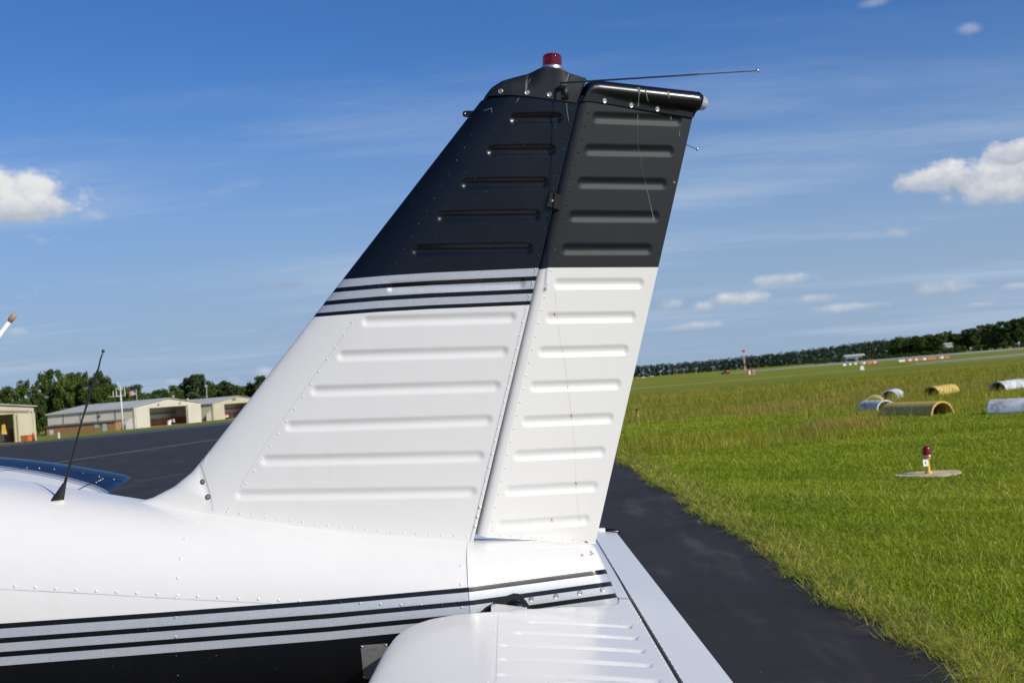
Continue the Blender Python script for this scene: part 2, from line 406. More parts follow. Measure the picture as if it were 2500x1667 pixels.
M_BLADE = blade_mat('grass_blades', [(0, (.105, .185, .006)), (.35, (.235, .345, .012)), (.7, (.38, .45, .026)), (.9, (.50, .51, .08)), (1, (.58, .47, .20))])
M_WEED = blade_mat('weed_stems', [(0, (.22, .26, .014)), (.5, (.38, .35, .035)), (.8, (.42, .30, .10)), (1, (.36, .19, .14))])
def wob(y): return .05 * np.sin(y * 1.3) + .035 * np.sin(y * 5.3 + 1) + .035 * np.sin(y * 11.7 + 2) + .035 * np.sin(y * 23. + .4) + RNG.normal(0, .05, len(y))
def blades(name, x, y, h, w, lean, val, m, label):
    n = len(x); ang = RNG.uniform(0, 2 * math.pi, n); la = RNG.uniform(0, 2 * math.pi, n)
    dx, dy = np.cos(ang) * w / 2, np.sin(ang) * w / 2; lx, ly = np.cos(la) * lean * h, np.sin(la) * lean * h
    z = np.array(GS * np.clip(y, 0, GY)) - .01
    V = np.empty((n, 5, 3))
    V[:, 0] = np.stack([x - dx, y - dy, z], 1); V[:, 1] = np.stack([x + dx, y + dy, z], 1)
    V[:, 2] = np.stack([x + dx * .75 + lx * .38, y + dy * .75 + ly * .38, z + h * .62], 1)
    V[:, 3] = np.stack([x - dx * .75 + lx * .38, y - dy * .75 + ly * .38, z + h * .62], 1)
    V[:, 4] = np.stack([x + lx, y + ly, z + h * np.clip(1.05 - .35 * lean, .25, 1)], 1)
    me = bpy.data.meshes.new(name); me.vertices.add(n * 5); me.vertices.foreach_set('co', V.reshape(-1).astype(np.float32))
    base = np.arange(n)[:, None] * 5
    loops = (base + np.array([[0, 1, 2, 3, 3, 2, 4]])).reshape(-1)
    me.loops.add(n * 7); me.loops.foreach_set('vertex_index', loops.astype(np.int32))
    me.polygons.add(n * 2); st = (np.arange(n)[:, None] * 7 + np.array([[0, 4]])).reshape(-1)
    me.polygons.foreach_set('loop_start', st.astype(np.int32))
    at = me.attributes.new('pv', 'FLOAT', 'POINT'); at.data.foreach_set('value', np.repeat(val, 5).astype(np.float32))
    me.update(calc_edges=True); me.validate()
    o = link(name, me, m); return tag(o, label, 'grass', kind='stuff')
def scatter(n, y0, y1, p=1.0, margin=1.0, xmin=EDGE):
    u = RNG.uniform(0, 1, int(n * 3)); y = y0 + (y1 - y0) * u ** p
    xmin = xmin + .07; xm = .43 * y + margin; x = RNG.uniform(0, 1, len(y)) * (.43 * y1 + margin - xmin) + xmin
    k = (x < xm) & (x > xmin + wob(y)); return x[k][:n], y[k][:n]
def clump(x, y, s, seed):
    return .5 + .25 * np.sin(x * s + seed) * np.cos(y * s * .8 + 2 * seed) + .25 * np.sin(x * s * 2.3 + y * s * 1.7 + seed)
xs = []; yy_ = []
for n, a, b in ((80000, 4.0, 9), (150000, 9, 16), (170000, 16, 28), (80000, 28, 45)):
    x, y = scatter(n, a, b); xs.append(x); yy_.append(y)
x = np.concatenate(xs); y = np.concatenate(yy_); n = len(x)
cl = clump(x, y, 2.2, .7); far = np.clip(y / 20, .5, 2.2)
h = (.020 + .040 * cl ** 1.5 + RNG.gamma(1.6, .009, n)) * np.clip(.8 + y / 60, .8, 1.3)
PADX, PADY = [float(v) for v in G(2268, 1160)[:2]]; dpd = np.hypot(x - PADX, y - PADY); kp = dpd > .36 + .08 * np.sin(np.arctan2(y - PADY, x - PADX) * 3); x, y, h, dpd = x[kp], y[kp], h[kp], dpd[kp]; n = len(x); h = h * np.where(dpd < 1.0, .75, 1.0) * np.clip(1.05 - y / 60, .6, 1)
long_ = RNG.uniform(0, 1, n) > .982; h = np.where(long_, h * 1.7 + .03, h)
blades('lawn_grass', x, y, h, (.0045 + RNG.uniform(0, .003, n)) * np.clip(y / 12, .9, 3), RNG.uniform(.3, 1.5, n),
       np.clip(.15 + .5 * RNG.beta(2, 2, n) + .22 * clump(x, y, .55, 2.0) + (RNG.uniform(0, 1, n) > .94) * .35 + long_ * .2, 0, 1), M_BLADE, 'short green grass beside the dark asphalt')
# dead runners and straw along the edge of the asphalt
n = 26000; y = 4 + 26 * RNG.uniform(0, 1, n) ** 1.6; x = EDGE + wob(y) + RNG.gamma(1.3, .09, n) - .03
blades('edge_straw', x, y, .05 + RNG.gamma(2, .02, n), .005 * np.clip(y / 8, .8, 2.5), RNG.uniform(.8, 2.3, n), np.where(RNG.uniform(0, 1, n) > .5, RNG.uniform(.85, 1, n), RNG.uniform(.2, .7, n)), M_BLADE, 'straggling straw coloured grass on the asphalt edge')
# brown purple patches of taller weeds
xp = []; yp = []
for px_, py_, sx, sy in ((1990, 985, 3.0, 5.5), (1890, 1003, 1.1, 1.8), (2060, 1042, .9, 1.1), (1650, 962, 3, 5), (2140, 955, 3.0, 4.0)):
    g_ = G(px_, py_); k_ = 2200; xp.append(RNG.normal(g_[0], sx * .6, k_)); yp.append(RNG.normal(g_[1], sy * .6, k_))
xp = np.concatenate(xp); yp = np.concatenate(yp); n = len(xp)
blades('weed_patch', xp, yp, .10 + RNG.gamma(2, .045, n), .008 * np.clip(yp / 25, .8, 2.5), RNG.uniform(.1, .7, n), RNG.uniform(.35, .95, n), M_WEED, 'patches of brownish purple seeding weeds in the field')
# taller rough weeds further out
n = 70000; y = 24 + 100 * RNG.uniform(0, 1, n) ** 1.2; x = EDGE + RNG.uniform(0, 1, n) * (.45 * y + 2)
k = (clump(x, y, .23, 1.1) + .35 * RNG.uniform(0, 1, n) + (y > 45) * .12) > .78; x = x[k]; y = y[k]; n = len(x)
blades('field_weeds', x, y, .12 + RNG.gamma(2, .06, n), .010 * np.clip(y / 30, 1, 3.5), RNG.uniform(.1, .6, n), np.clip(RNG.beta(2, 2, n) * .7 + .30 * (clump(x, y, .12, 3) - .5), 0, 1), M_WEED, 'tall brownish weeds in the open field')

# ------------------------------------------------------------------ THE AIRCRAFT
YC = 3.2
plane = empty('airplane', (-1.6, YC, gz(YC)), 'parked white light aircraft with black and silver striped tail', 'airplane')
BV = {}
def bvh_of(o):
    if o.name not in BV:
        me = o.data
        BV[o.name] = BVHTree.FromPolygons([v.co[:] for v in me.vertices], [p.vertices[:] for p in me.polygons])
    return BV[o.name]
def cast(o, px, py):
    d = Vector(ray(px, py)); d.normalize(); hit = bvh_of(o).ray_cast(Vector(CAM), d)
    if hit[0] is None: return None
    n = hit[1]; 
    if n.dot(d) > 0: n = -n
    return np.array(hit[0]), np.array(n)
class Dome(MB):
    def rivet(s, p, n, r, h):
        n = n / np.linalg.norm(n); s.lathe(p - n * r * .15, n, [(r, 0), (r * .95, h * .55), (r * .6, h * .95), (r * .05, h * 1.08)], 8)
def rivet_row(o, rows, r=.0033, h=.0014, m=None, pvf=None, name='rivets'):
    d = Dome(); pts = []
    for row in rows:
        pl, cnt = row
        pl = [np.array(p, float) for p in pl]; seg = [np.linalg.norm(pl[i + 1] - pl[i]) for i in range(len(pl) - 1)]; L = sum(seg)
        for i in range(cnt):
            q = L * i / max(1, cnt - 1); j = 0
            while j < len(seg) - 1 and q > seg[j]: q -= seg[j]; j += 1
            p = pl[j] + (pl[j + 1] - pl[j]) * (q / seg[j]); hit = cast(o, *p)
            if hit is not None: d.rivet(hit[0], hit[1], r, h)
    if not d.V: return
    x = d.build(name, m or o.data.materials[0], o, True, pvf(d.V) if pvf else None)
    return tag(x, kind='stuff')
def ribbon(o, pts, w, name, m, lift=.0006, step=6):
    """thin strip laid on a surface along a line of photograph points"""
    P = []
    pts = [np.array(p, float) for p in pts]
    for i in range(len(pts) - 1):
        k = max(2, int(np.linalg.norm(pts[i + 1] - pts[i]) / step))
        for q in range(k): P.append(pts[i] + (pts[i + 1] - pts[i]) * q / k)
    P.append(pts[-1]); H = [cast(o, *p) for p in P]; H = [h for h in H if h is not None]
    if len(H) < 2: return
    V = []
    for i, (p, n) in enumerate(H):
        d = H[min(i + 1, len(H) - 1)][0] - H[max(i - 1, 0)][0]; c = np.cross(n, d); c /= np.linalg.norm(c) + 1e-9
        ww = w[0] + (w[1] - w[0]) * i / (len(H) - 1) if hasattr(w, '__len__') else w
        V += [p + n * lift - c * ww / 2, p + n * lift + c * ww / 2]
    return mesh(name, V, [(2 * i, 2 * i + 1, 2 * i + 3, 2 * i + 2) for i in range(len(H) - 1)], m, o)
def screw(o, px, py, r=.0062, m=(None,)):
    hit = cast(o, px, py)
    if hit is None: return
    p, n = hit; b = MB()
    b.lathe(p, n, [(r, -.002), (r, .0012), (r * .86, .0020), (r * .55, .0014), (r * .52, .0020), (r * .2, .0022)], 16, 0)
    b.lathe(p, n, [(r * .21, .0024), (.00001, .0024)], 8, 1)
    b.lathe(p, n, [(r * .58, .0022), (r * .5, .0024)], 16, 1)
    b.build('screw', [M_STEEL, M_DIRT], o, False)

def seg_d(px, pz, a, b):
    ax, az = a; bx, bz = b; dx, dz = bx - ax, bz - az; L = dx * dx + dz * dz
    q = np.clip(((px - ax) * dx + (pz - az) * dz) / L, 0, 1)
    return np.hypot(px - ax - q * dx, pz - az - q * dz)
def bead_depth(U, Vv, beads, r, depth):
    D = np.zeros_like(U)
    for (a, b) in beads:
        u = np.array(b) - np.array(a); L = np.linalg.norm(u); u = u / L
        d = seg_d(U, Vv, np.array(a) + u * r, np.array(b) - u * r) / r
        q = np.clip(1 - d * d, 0, 1); D = np.maximum(D, depth * q ** 1.5)
    return D
# --- fin
FIN_BL, FIN_BR = np.array([-1.17, 1.0]), np.array([-.1745, 1.0])
def line_x(z, p, q): return p[0] + (q[0] - p[0]) * (z - p[1]) / (q[1] - p[1])
LEa, LEb = (-.019, 2.264), (-.824, 1.380); TEa, TEb = (.229, 2.228), (-.140, 1.105)
nr, nc = 420, 180
zz = np.linspace(1.0, 2.252, nr)[:, None]; s = (np.linspace(0, 1, nc) ** 1.25)[None, :]
le = line_x(zz, LEa, LEb); te = line_x(zz, TEa, TEb) - .003
X = le + (te - le) * s; Z = zz + 0 * s; ch = te - le
prof = lambda q: np.sqrt(np.clip(1 - (1 - np.clip(q / .34, 0, 1)) ** 2, 0, 1)) * (1 - .30 * np.clip((q - .45) / .55, 0, 1) ** 1.5)
TMAX = .030 + .016 * np.clip((2.25 - zz) / 1.25, 0, 1)
T = TMAX * prof(s)
YS = 3.165
def fin2(px, py): p = atY(px, py, YS); return (p[0], p[2])
FB = [((1243, 289.5), (1375, 286.5)), ((1187, 368), (1359, 365)), ((1125, 449), (1340, 445)), ((1066, 529.5), (1321, 525)), ((1004, 612), (1302, 607)),
      ((944, 702), (1284, 691.5)), ((882, 785), (1261, 774)), ((822, 869), (1242, 857)), ((758, 955), (1223, 941.5)), ((696, 1041), (1203, 1025)), ((636, 1124), (1183, 1113)), ((574, 1208), (1164, 1200))]
beads = [(fin2(*a), fin2(*b)) for a, b in FB]
T = T - bead_depth(X, Z, beads, .0158, .0052)
Y = YC - T
def fin_pv(V):
    out = []
    for v in V:
        x, y = proj((v[0], YC - abs(v[1] - YC), v[2])); x7, y7 = (x - 650) * 2.24, (y - 600) * 2.24
        y0 = np.interp(x7, [-400, 415, 650, 900, 1490, 1900], [290, 185, 164, 148, 122, 106]); y1 = np.interp(x7, [-400, 258, 600, 900, 1450, 1900], [455, 390, 363, 346, 323, 306])
        out.append((np.clip((y7 - y0) / (y1 - y0), -1, 3) + 1) / 4)
    return out
Vn = np.stack([X, Y, Z], 2).reshape(-1, 3)
nr2, nc2 = 30, 24
z2 = np.linspace(1.0, 2.252, nr2)[:, None]; s2 = (np.linspace(0, 1, nc2) ** 1.6)[None, :]
le2 = line_x(z2, LEa, LEb); te2 = line_x(z2, TEa, TEb) - .003
Vf = np.stack([le2 + (te2 - le2) * s2, YC + (.030 + .016 * np.clip((2.25 - z2) / 1.25, 0, 1)) * prof(s2), z2 + 0 * s2], 2).reshape(-1, 3)
allV = np.concatenate([Vn, Vf]); nN = len(Vn)
Fc = grid_faces(nr, nc) + grid_faces(nr2, nc2, nN, True)
fin = mesh('vertical_fin', allV, Fc, M_FIN, plane, True, fin_pv(allV))
# inner flange behind the fin's trailing edge (closes the skin)
b = MB(); 
for zq in np.linspace(1.02, 2.24, 2): pass
tb, tt = np.array([line_x(1.02, TEa, TEb) - .012, YC, 1.02]), np.array([line_x(2.24, TEa, TEb) - .012, YC, 2.24])
b.add([tb + [0, -.034, 0], tb + [0, .034, 0], tt + [0, .022, 0], tt + [0, -.022, 0]], [(0, 1, 2, 3)])
b.build('rear_spar', M_BLACK, fin)
# rivets on the fin: photo lines
rivet_row(fin, [([(1150, 330), (650 + 680 / 2.24, 600 + 140 / 2.24), (650 + 487 / 2.24, 600 + 387 / 2.24), (560, 1240)], 31),
                ([(1396, 270), (1318, 600), (650 + 1467 / 2.24, 662), (650 + 1416 / 2.24, 756), (650 + 1185 / 2.24, 600 + 1355 / 2.24)], 30),
                ([(555, 1248), (800, 1282), (1000, 1302), (1140, 1308)], 20)], m=M_FIN, pvf=fin_pv)
rivet_row(fin, [([(1172, 1238), (1160, 1284)], 3)], r=.0046, h=.003, m=M_FIN, pvf=fin_pv)
z7_ = lambda x, y: (650 + x / 2.24, 600 + y / 2.24)
# skin lap beside the leading edge rivets
ribbon(fin, [z7_(487, 400), z7_(0, 1075), (585, 1190)], .0009, 'skin_lap', M_SEAM, .0002)
# --- dorsal fillet
fr = [(322, 1228), (372, 1215), (425, 1188), (468, 1153), (499, 1117), (512, 1100)]
bk = [(522, 1256), (522, 1245), (518, 1222), (508, 1185), (497, 1150), (491, 1131)]
rows = 40; V = []; cols = 40
for i in range(rows):
    q = i / (rows - 1) * (len(fr) - 1); j = min(int(q), len(fr) - 2); w = q - j
    a = np.array(fr[j]) * (1 - w) + np.array(fr[j + 1]) * w; c = np.array(bk[j]) * (1 - w) + np.array(bk[j + 1]) * w
    if i == 0: a = np.array((318, 1236)); c = np.array((522, 1264))
    A = atY(*a, YC); Cc = atY(*c, 3.16)
    for side in (-1, 1):
        for k in range(cols):
            e = (k / (cols - 1)) ** 1.5; x = A[0] + (Cc[0] - A[0]) * e; z = A[2] + (Cc[2] - A[2]) * e
            L = max(Cc[0] - A[0], .02)
            sF = np.clip((x - line_x(z, LEa, LEb)) / (line_x(z, TEa, TEb) - line_x(z, LEa, LEb)), 0, 1)
            tfin = (.030 + .016 * np.clip((2.25 - z) / 1.25, 0, 1)) * float(prof(sF)) + .0025
            own = .047 * math.sqrt(1 - (1 - e) ** 2) * min(1, L / .10) ** .5
            V.append((x, YC + side * max(own * (1 - e * .25), min(tfin, own * 3 + .001)), z))
Fc = []
for i in range(rows - 1):
    for sd in range(2):
        for k in range(cols - 1):
            a = i * 2 * cols + sd * cols + k; f = (a, a + 1, a + 1 + 2 * cols, a + 2 * cols); Fc.append(f if sd == 0 else f[::-1])
# extend the foot down into the fuselage deck
n0 = len(V); foot = [(v[0], v[1], v[2] - .12) for v in V[:2 * cols]]; V += foot
for sd in range(2):
    for k in range(cols - 1):
        a = n0 + sd * cols + k; c = sd * cols + k; f = (a, a + 1, c + 1, c); Fc.append(f if sd == 0 else f[::-1])
fillet = mesh('dorsal_fillet', V, Fc, M_WHITE, plane, True)
ribbon(fillet, [(490, 1133), (497, 1152), (508, 1187), (517, 1222), (520, 1246)], .0022, 'fillet_edge', M_SEAM, .0006, 4)
M_GROM = mat('grey_rubber_washer', (.05, .06, .07), .5, 0, .3, 60)
for px, py in ((494.5, 1176), (508, 1212.5)):
    h = cast(fillet, px, py)
    if h is not None:
        b = MB(); p, n = h; r = .0068
        b.lathe(p, n, [(r, -.003), (r, .0018), (r * .8, .0028), (r * .55, .0018)], 16, 0); b.lathe(p, n, [(r * .58, .002), (r * .45, .0034), (.0001, .0036)], 12, 1)
        b.build('screw', [M_GROM, M_STEEL], fillet, False)
# --- fuselage loft
ZT = [(-6.3, .98), (-6.0, 1.10), (-5.2, 1.24), (-4.4, 1.34), (-4.0, 1.66), (-3.4, 1.86), (-2.8, 1.82), (-2.2, 1.60), (-1.7, 1.442), (-1.36, 1.366), (-1.02, 1.285), (-.77, 1.228), (-.45, 1.160), (-.14, 1.1085)]
ZB = [(-6.3, .80), (-6.0, .62), (-5.2, .48), (-4, .42), (-3, .44), (-2.2, .52), (-1.36, .62), (-.7, .70), (-.155, .77)]
WD = [(-6.3, .08), (-6.0, .28), (-5.2, .44), (-4, .54), (-3, .54), (-2.2, .455), (-1.36, .345), (-.7, .255), (-.4, .218), (-.155, .190)]
def smooth_interp(tab, x):
    return float(np.interp(x, [p[0] for p in tab], [p[1] for p in tab]))
def si(tab, x, r=.12):
    return sum(smooth_interp(tab, x + d) * w for d, w in ((-r, .25), (-r / 2, .25), (0, 0), (r / 2, .25), (r, .25))) if x < -1.9 else smooth_interp(tab, x)
def section(zt, zb, w, n, ex=2.5, exb=3.0):
    out = []; zc = zb + (zt - zb) * .50
    for k in range(n):
        a = 2 * math.pi * k / n; c, sn = math.cos(a), math.sin(a); e = ex if sn >= 0 else exb
        y = w * math.copysign(abs(c) ** (2 / e), c); z = zc + ((zt - zc) if sn >= 0 else (zc - zb)) * math.copysign(abs(sn) ** (2 / e), sn)
        out.append((y, z))
    return out
NS = 160
def fus_pv(V):
    out = []
    for v in V:
        x, y = proj((v[0], YC - abs(v[1] - YC), v[2]))
        e0 = np.interp(x, [-3000, 0, 400, 800, 1154, 1487, 1600], [1739, 1521.3, 1493.5, 1463.2, 1431.9, 1387.4, 1371]); e6 = np.interp(x, [-3000, 0, 800, 1154, 1487, 1600], [1860, 1624.4, 1561.5, 1527, 1479.4, 1463])
        out.append((np.clip((y - e0) / (e6 - e0), -1, 2.9) + 1) / 4)
    return out
xs = np.concatenate([np.linspace(-6.3, -1.8, 60), np.linspace(-1.78, -.155, 110)])
V = []
for x in xs:
    for (y, z) in section(si(ZT, x), si(ZB, x), si(WD, x), NS): V.append((x, YC + y, z))
Fc = []
for i in range(len(xs) - 1):
    for k in range(NS): Fc.append((i * NS + k, i * NS + (k + 1) % NS, (i + 1) * NS + (k + 1) % NS, (i + 1) * NS + k))
Fc.append(tuple(range(NS)))
fus = mesh('fuselage', V, Fc, M_FUS, plane, True, fus_pv(V))
# --- tail cone (moulded end cap)
def xend(z): return .160 + .062 * np.clip((1.085 - z) / .17, 0, 1) ** .8
V = []; ss = np.concatenate([np.linspace(0, .90, 46), .90 + .10 * np.sin(np.linspace(.1, math.pi / 2, 12))])
for q in ss:
    zt = 1.1115 + (1.0765 - 1.1115) * q; zb = .77 + (.80 - .77) * q; w = .1915 + (.078 - .1915) * q ** .85
    if q > .90:
        e = (q - .90) / .10; f = math.sqrt(max(0, 1 - e * e)); w *= (.35 + .65 * f); zt -= .010 * (1 - f)
    if q >= .9999: w = .004
    for (y, z) in section(zt, zb, w, NS, 2.6, 3.0):
        V.append((-.156 + (xend(z) + .156) * q, YC + y, z))
Fc = []
for i in range(len(ss) - 1):
    for k in range(NS): Fc.append((i * NS + k, i * NS + (k + 1) % NS, (i + 1) * NS + (k + 1) % NS, (i + 1) * NS + k))
Fc.append(tuple((len(ss) - 1) * NS + k for k in range(NS))[::-1])
cone = mesh('tail_cone', V, Fc, M_FUS, plane, True, fus_pv(V))
# fuselage rivets, seam, screws
z2p = lambda x, y: (x / 2.765, 1100 + y / 2.765)
lap = [z2p(0, 932), z2p(700, 968), z2p(1200, 998), z2p(1830, 1029)]
ribbon(fus, lap, .0022, 'skin_lap', M_SEAM, .0004)
rr = [z2p(100, 913), z2p(650, 945), z2p(1240, 977), z2p(2000, 1013), (860 + 150 / 5.345, 1450 + 118 / 5.345), (860 + 730 / 5.345, 1450 + 140 / 5.345), (860 + 1330 / 5.345, 1450 + 155 / 5.345), (1127, 1482)]
rivet_row(fus, [(rr, 23)], r=.0040, h=.0019, m=M_FUS, pvf=fus_pv)
rivet_row(fus, [([z2p(1318, 484), z2p(1253, 578), z2p(1222, 714), z2p(1198, 862), z2p(1182, 1016), z2p(1183, 1143), z2p(1185, 1265), z2p(1187, 1400), z2p(1197, 1520)], 9),
                ([(1126, 1333), (1125, 1374), (1125, 1426)], 3)], r=.0040, h=.0019, m=M_FUS, pvf=fus_pv, name='frame_rivets')
for px, py in ((1148, 1329.5), (1148.5, 1373.5), (1147, 1433)):
    h = cast(fus, px, py)
    if h is not None:
        b = MB(); b.lathe(h[0], h[1], [(.0052, -.001), (.005, .0018), (.0034, .0032), (.0001, .0036)], 16); b.build('screw', M_ALU, fus, True)
for px, py in ((1297, 1462), (1357.5, 1455), (1415.5, 1446.5), (1470.5, 1438.5)): screw(cone, px, py, .0066)
ribbon(cone, [(1293, 1472), (1400, 1459), (1497, 1447)], .0014, 'access_cover_seam', M_SEAM, .0003)
for (x0, y0, x1, y1, w) in ((1440, 1345, 1450, 1353, .006), (1444, 1349, 1440, 1343, .003), (1419, 1353, 1424, 1357, .006), (1440, 1355, 1446, 1351, .004)):
    ribbon(cone, [(x0, y0), (x1, y1)], (w, w * .4), 'dirt_stain', M_RUST, .0006, 3)
# dark patches on the cone: shade of the rudder gap and spar hole
b = MB(); p = atY(1215, 1321, 3.17)
for k in range(2): pass
def on_cone(poly, name, m, lift, parent, rings=9):
    c = np.mean(np.array(poly), 0); V = []; n = len(poly)
    pts = [c] + [c + (np.array(p) - c) * (k / rings) for k in range(1, rings + 1) for p in poly]
    for q in pts:
        h = cast(parent, *q)
        if h is None: return None
        V.append(h[0] + h[1] * lift)
    Fc = [(0, 1 + i, 1 + (i + 1) % n) for i in range(n)]
    for k in range(rings - 1):
        for i in range(n): a = 1 + k * n; Fc.append((a + i, a + n + i, a + n + (i + 1) % n, a + (i + 1) % n))
    return mesh(name, V, Fc, m, parent, True)
def dens(poly, k=6):
    return [tuple(np.array(poly[i]) + (np.array(poly[(i + 1) % len(poly)]) - np.array(poly[i])) * q / k) for i in range(len(poly)) for q in range(k)]
zz_ = lambda x, y: (1100 + x / 4.946, 1350 + y / 4.946)
arch = [zz_(345, 715), zz_(420, 650), zz_(520, 590), zz_(620, 545), zz_(690, 505), zz_(760, 480), zz_(820, 485), zz_(870, 525), zz_(920, 585), zz_(970, 670), zz_(985, 725), zz_(900, 735), zz_(780, 735), zz_(640, 735), zz_(500, 735)]
on_cone(dens(arch, 2), 'spar_hole_shade', M_GAP, .0012, cone)  # skin is not cut; black patch paints the dark of the opening
gapoly = [(800 + x / 2.765, 1100 + y / 2.765) for x, y in ((1000, 620), (1012, 590), (1060, 584), (1120, 592), (1185, 602), (1130, 612), (1060, 620))]
on_cone(dens(gapoly, 3), 'rudder_gap_shade', M_GAP, .0012, cone, 4)  # black patch laid on the cone paints the shaded gap below the rudder
# data plate on the fuselage side
plate = [(880, 1574), (946, 1569), (951, 1653), (888, 1656)]
pl = on_cone(dens(plate), 'data_plate', mat('data_plate', (.22, .22, .21), .45, .4, .12, 60), .0016, fus)  # plate colour darkened for the shadow lying partly across it
M_PRINT = mat('engraved_print', (.12, .12, .12), .6, 0, .1, 40)
for (x0, x1, y) in ((893, 904, 1584.5), (908, 922, 1584), (897, 905, 1599), (893, 899, 1591)):
    ribbon(fus, [(x0, y), (x1, y - .8)], .0022, 'engraving', M_PRINT, .0022, 3)
for px, py in ((884, 1577.5), (889, 1651), (942, 1573)): 
    h = cast(fus, px, py)
    if h is not None: b = MB(); b.lathe(h[0], h[1], [(.003, 0), (.003, .0028), (.0016, .0040), (.0001, .0042)], 10); b.build('plate_rivet', M_STEEL, fus, True)
# --- fin tip fairing
z5 = lambda x, y: (1180 + x / 7.35, 120 + y / 7.35)
top = [z5(-5, 915), z5(40, 838), z5(150, 700), z5(330, 582), z5(520, 525), z5(780, 455), z5(1040, 385), z5(1110, 372), z5(1400, 402), z5(1460, 440), z5(1650, 505), z5(1842, 562), z5(1815, 640), z5(1690, 965)]
topw = [atY(*p, YC) for p in top]; botp = [z5(-5, 925), z5(100, 838), z5(500, 838), z5(840, 862), z5(1370, 925), z5(1690, 968)]
botw = [atY(*p, 3.172) for p in botp]
tx = [p[0] for p in topw[:12]]; tz = [p[2] for p in topw[:12]]; bx = [p[0] for p in botw]; bz = [p[2] for p in botw]
x0, x1 = tx[0], botw[-1][0]; xT = topw[11][0]
NC, NR = 120, 26; V = []
bc = atY(1348, 173, YC)                       # beacon seat
for side in (-1, 1):
    for i in range(NR):
        q = i / (NR - 1)
        for k in range(NC):
            s_ = (k / (NC - 1)) ** 1.15
            xb = x0 + (x1 - x0) * s_; xt = x0 + (xT - x0) * s_
            zb_ = np.interp(xb, bx, bz); zt_ = np.interp(xt, tx, tz); x = xb + (xt - xb) * q; z = zb_ + (zt_ - zb_) * q
            base = .0335 * float(prof(np.array(s_ * 1.02))) + .002
            seat = .0325 * math.exp(-((xt - bc[0]) / .05) ** 4)
            tail = .020 * np.clip((s_ - .75) / .1, 0, 1)
            tp = max(seat, tail, .0)
            hh = tp + (base - tp) * (1 - q ** 2.2) if tp < base else base + (tp - base) * q ** 1.5
            if tp < .002: hh = base * math.sqrt(max(0, 1 - q ** 3))
            V.append((x, YC + side * hh, z))
Fc = grid_faces(NR, NC) + grid_faces(NR, NC, NR * NC, True)
for k in range(NC - 1):
    a = (NR - 1) * NC + k; c = NR * NC + a; Fc.append((a, a + 1, c + 1, c))
for i in range(NR - 1):
    a = i * NC + NC - 1; c = NR * NC + a; Fc.append((a, a + NC, c + NC, c))
M_TIP = paint('tip_black', [(0, 'k')], .46, (.0105, .0115, .0125))
tip = mesh('fin_tip_fairing', V, Fc, M_TIP, plane, True)
for p in ((310, 760), (788, 782), (1187, 815), (1453, 842)): screw(tip, *z5(*p), .0066)
# beacon
AX = UP.copy(); bc = bc + AX * .0075
bea = MB(); r = .0262
bea.lathe(bc - AX * .004, AX, [(r * 1.12, -.014), (r * 1.12, -.001), (r * 1.10, .0055), (r * 1.03, .0075), (r * .9, .0078)], 40)
ring = bea.build('beacon_base', M_ALU, plane, True)
pr = [(r * 1.0, .004)]
for i in range(7): pr += [(r * (.97 - .004 * i), .0055 + i * .0042), (r * (1.0 - .006 * i), .0075 + i * .0042)]
pr += [(r * .94, .036), (r * .86, .0400), (r * .68, .0435), (r * .4, .0458), (r * .02, .0465)]; pr = [(a, b * .86) for a, b in pr]
ln_ = MB(); ln_.lathe(bc - AX * .002, AX, pr, 40); lens = ln_.build('beacon_lens', M_RED, ring, True)
inn = MB(); inn.lathe(bc, AX, [(r * .45, .0), (r * .45, .012), (r * .2, .014), (r * .2, .03), (r * .01, .032)], 16); inn.build('beacon_lamp', M_ALU, ring, True)
# small tie bracket on the fin leading edge
z4 = lambda x, y: (1100 + x / 2.614, 100 + y / 2.614)
b = MB(); A = atY(*z4(78, 467), YC); B = atY(*z4(180, 462), YC); hole = atY(*z4(92, 467), YC)
poly = [atY(*z4(*p), YC - .0025) for p in ((75, 467), (80, 452), (95, 447), (150, 446), (265, 430), (265, 458), (160, 486), (95, 486), (80, 480))]
b.prism(poly, (0, .005, 0)); b.build('antenna_lug', M_BLACK, fin)
b = MB(); b.lathe(hole + [0, -.003, 0], (0, -1, 0), [(.0022, 0), (.0019, .0008), (.0001, .0009)], 12); b.build('lug_eyelet', M_ALU, fin, True)
ribbon(fin, [z4(212, 446), z4(263, 430), z4(263, 458)], .0012, 'doubler_edge', M_STEEL, .0006, 4)
# whisker antennas with bracket
bt = cast(tip, *z5(1380, 700))
bp = bt[0]; nrm = np.array([0, -1., 0])
def whisker(sgn):
    e = np.array([.602, YC + sgn * .46, 2.161]); r0 = np.array([bp[0], YC + sgn * (YC - bp[1]), bp[2]]); st = r0 + [0, sgn * .012, .010]
    bb = MB(); bb.box(r0 + [.012, sgn * .001, -.012], (.016, .004, .034)); bb.lathe(r0, (0, sgn, 0), [(.006, -.002), (.006, .006), (.0035, .008), (.0035, .016), (.0001, .016)], 12)
    br = bb.build('antenna_bracket', M_TIP, plane, True)
    rod = MB(); rod.tube([st, st + (e - st) * .72, st + (e - st) * .74, e], [.0024, .0022, .0014, .0013], 8); rod.build('antenna_whisker', M_ROD, br, True)
    ba = MB(); ba.lathe(e, (1, 0, 0), [(.0045 * math.sin(a), -.0045 * math.cos(a)) for a in np.linspace(.02, math.pi - .02, 9)], 12); ba.build('whisker_ball', M_ALU, br, True)
whisker(-1); whisker(1)
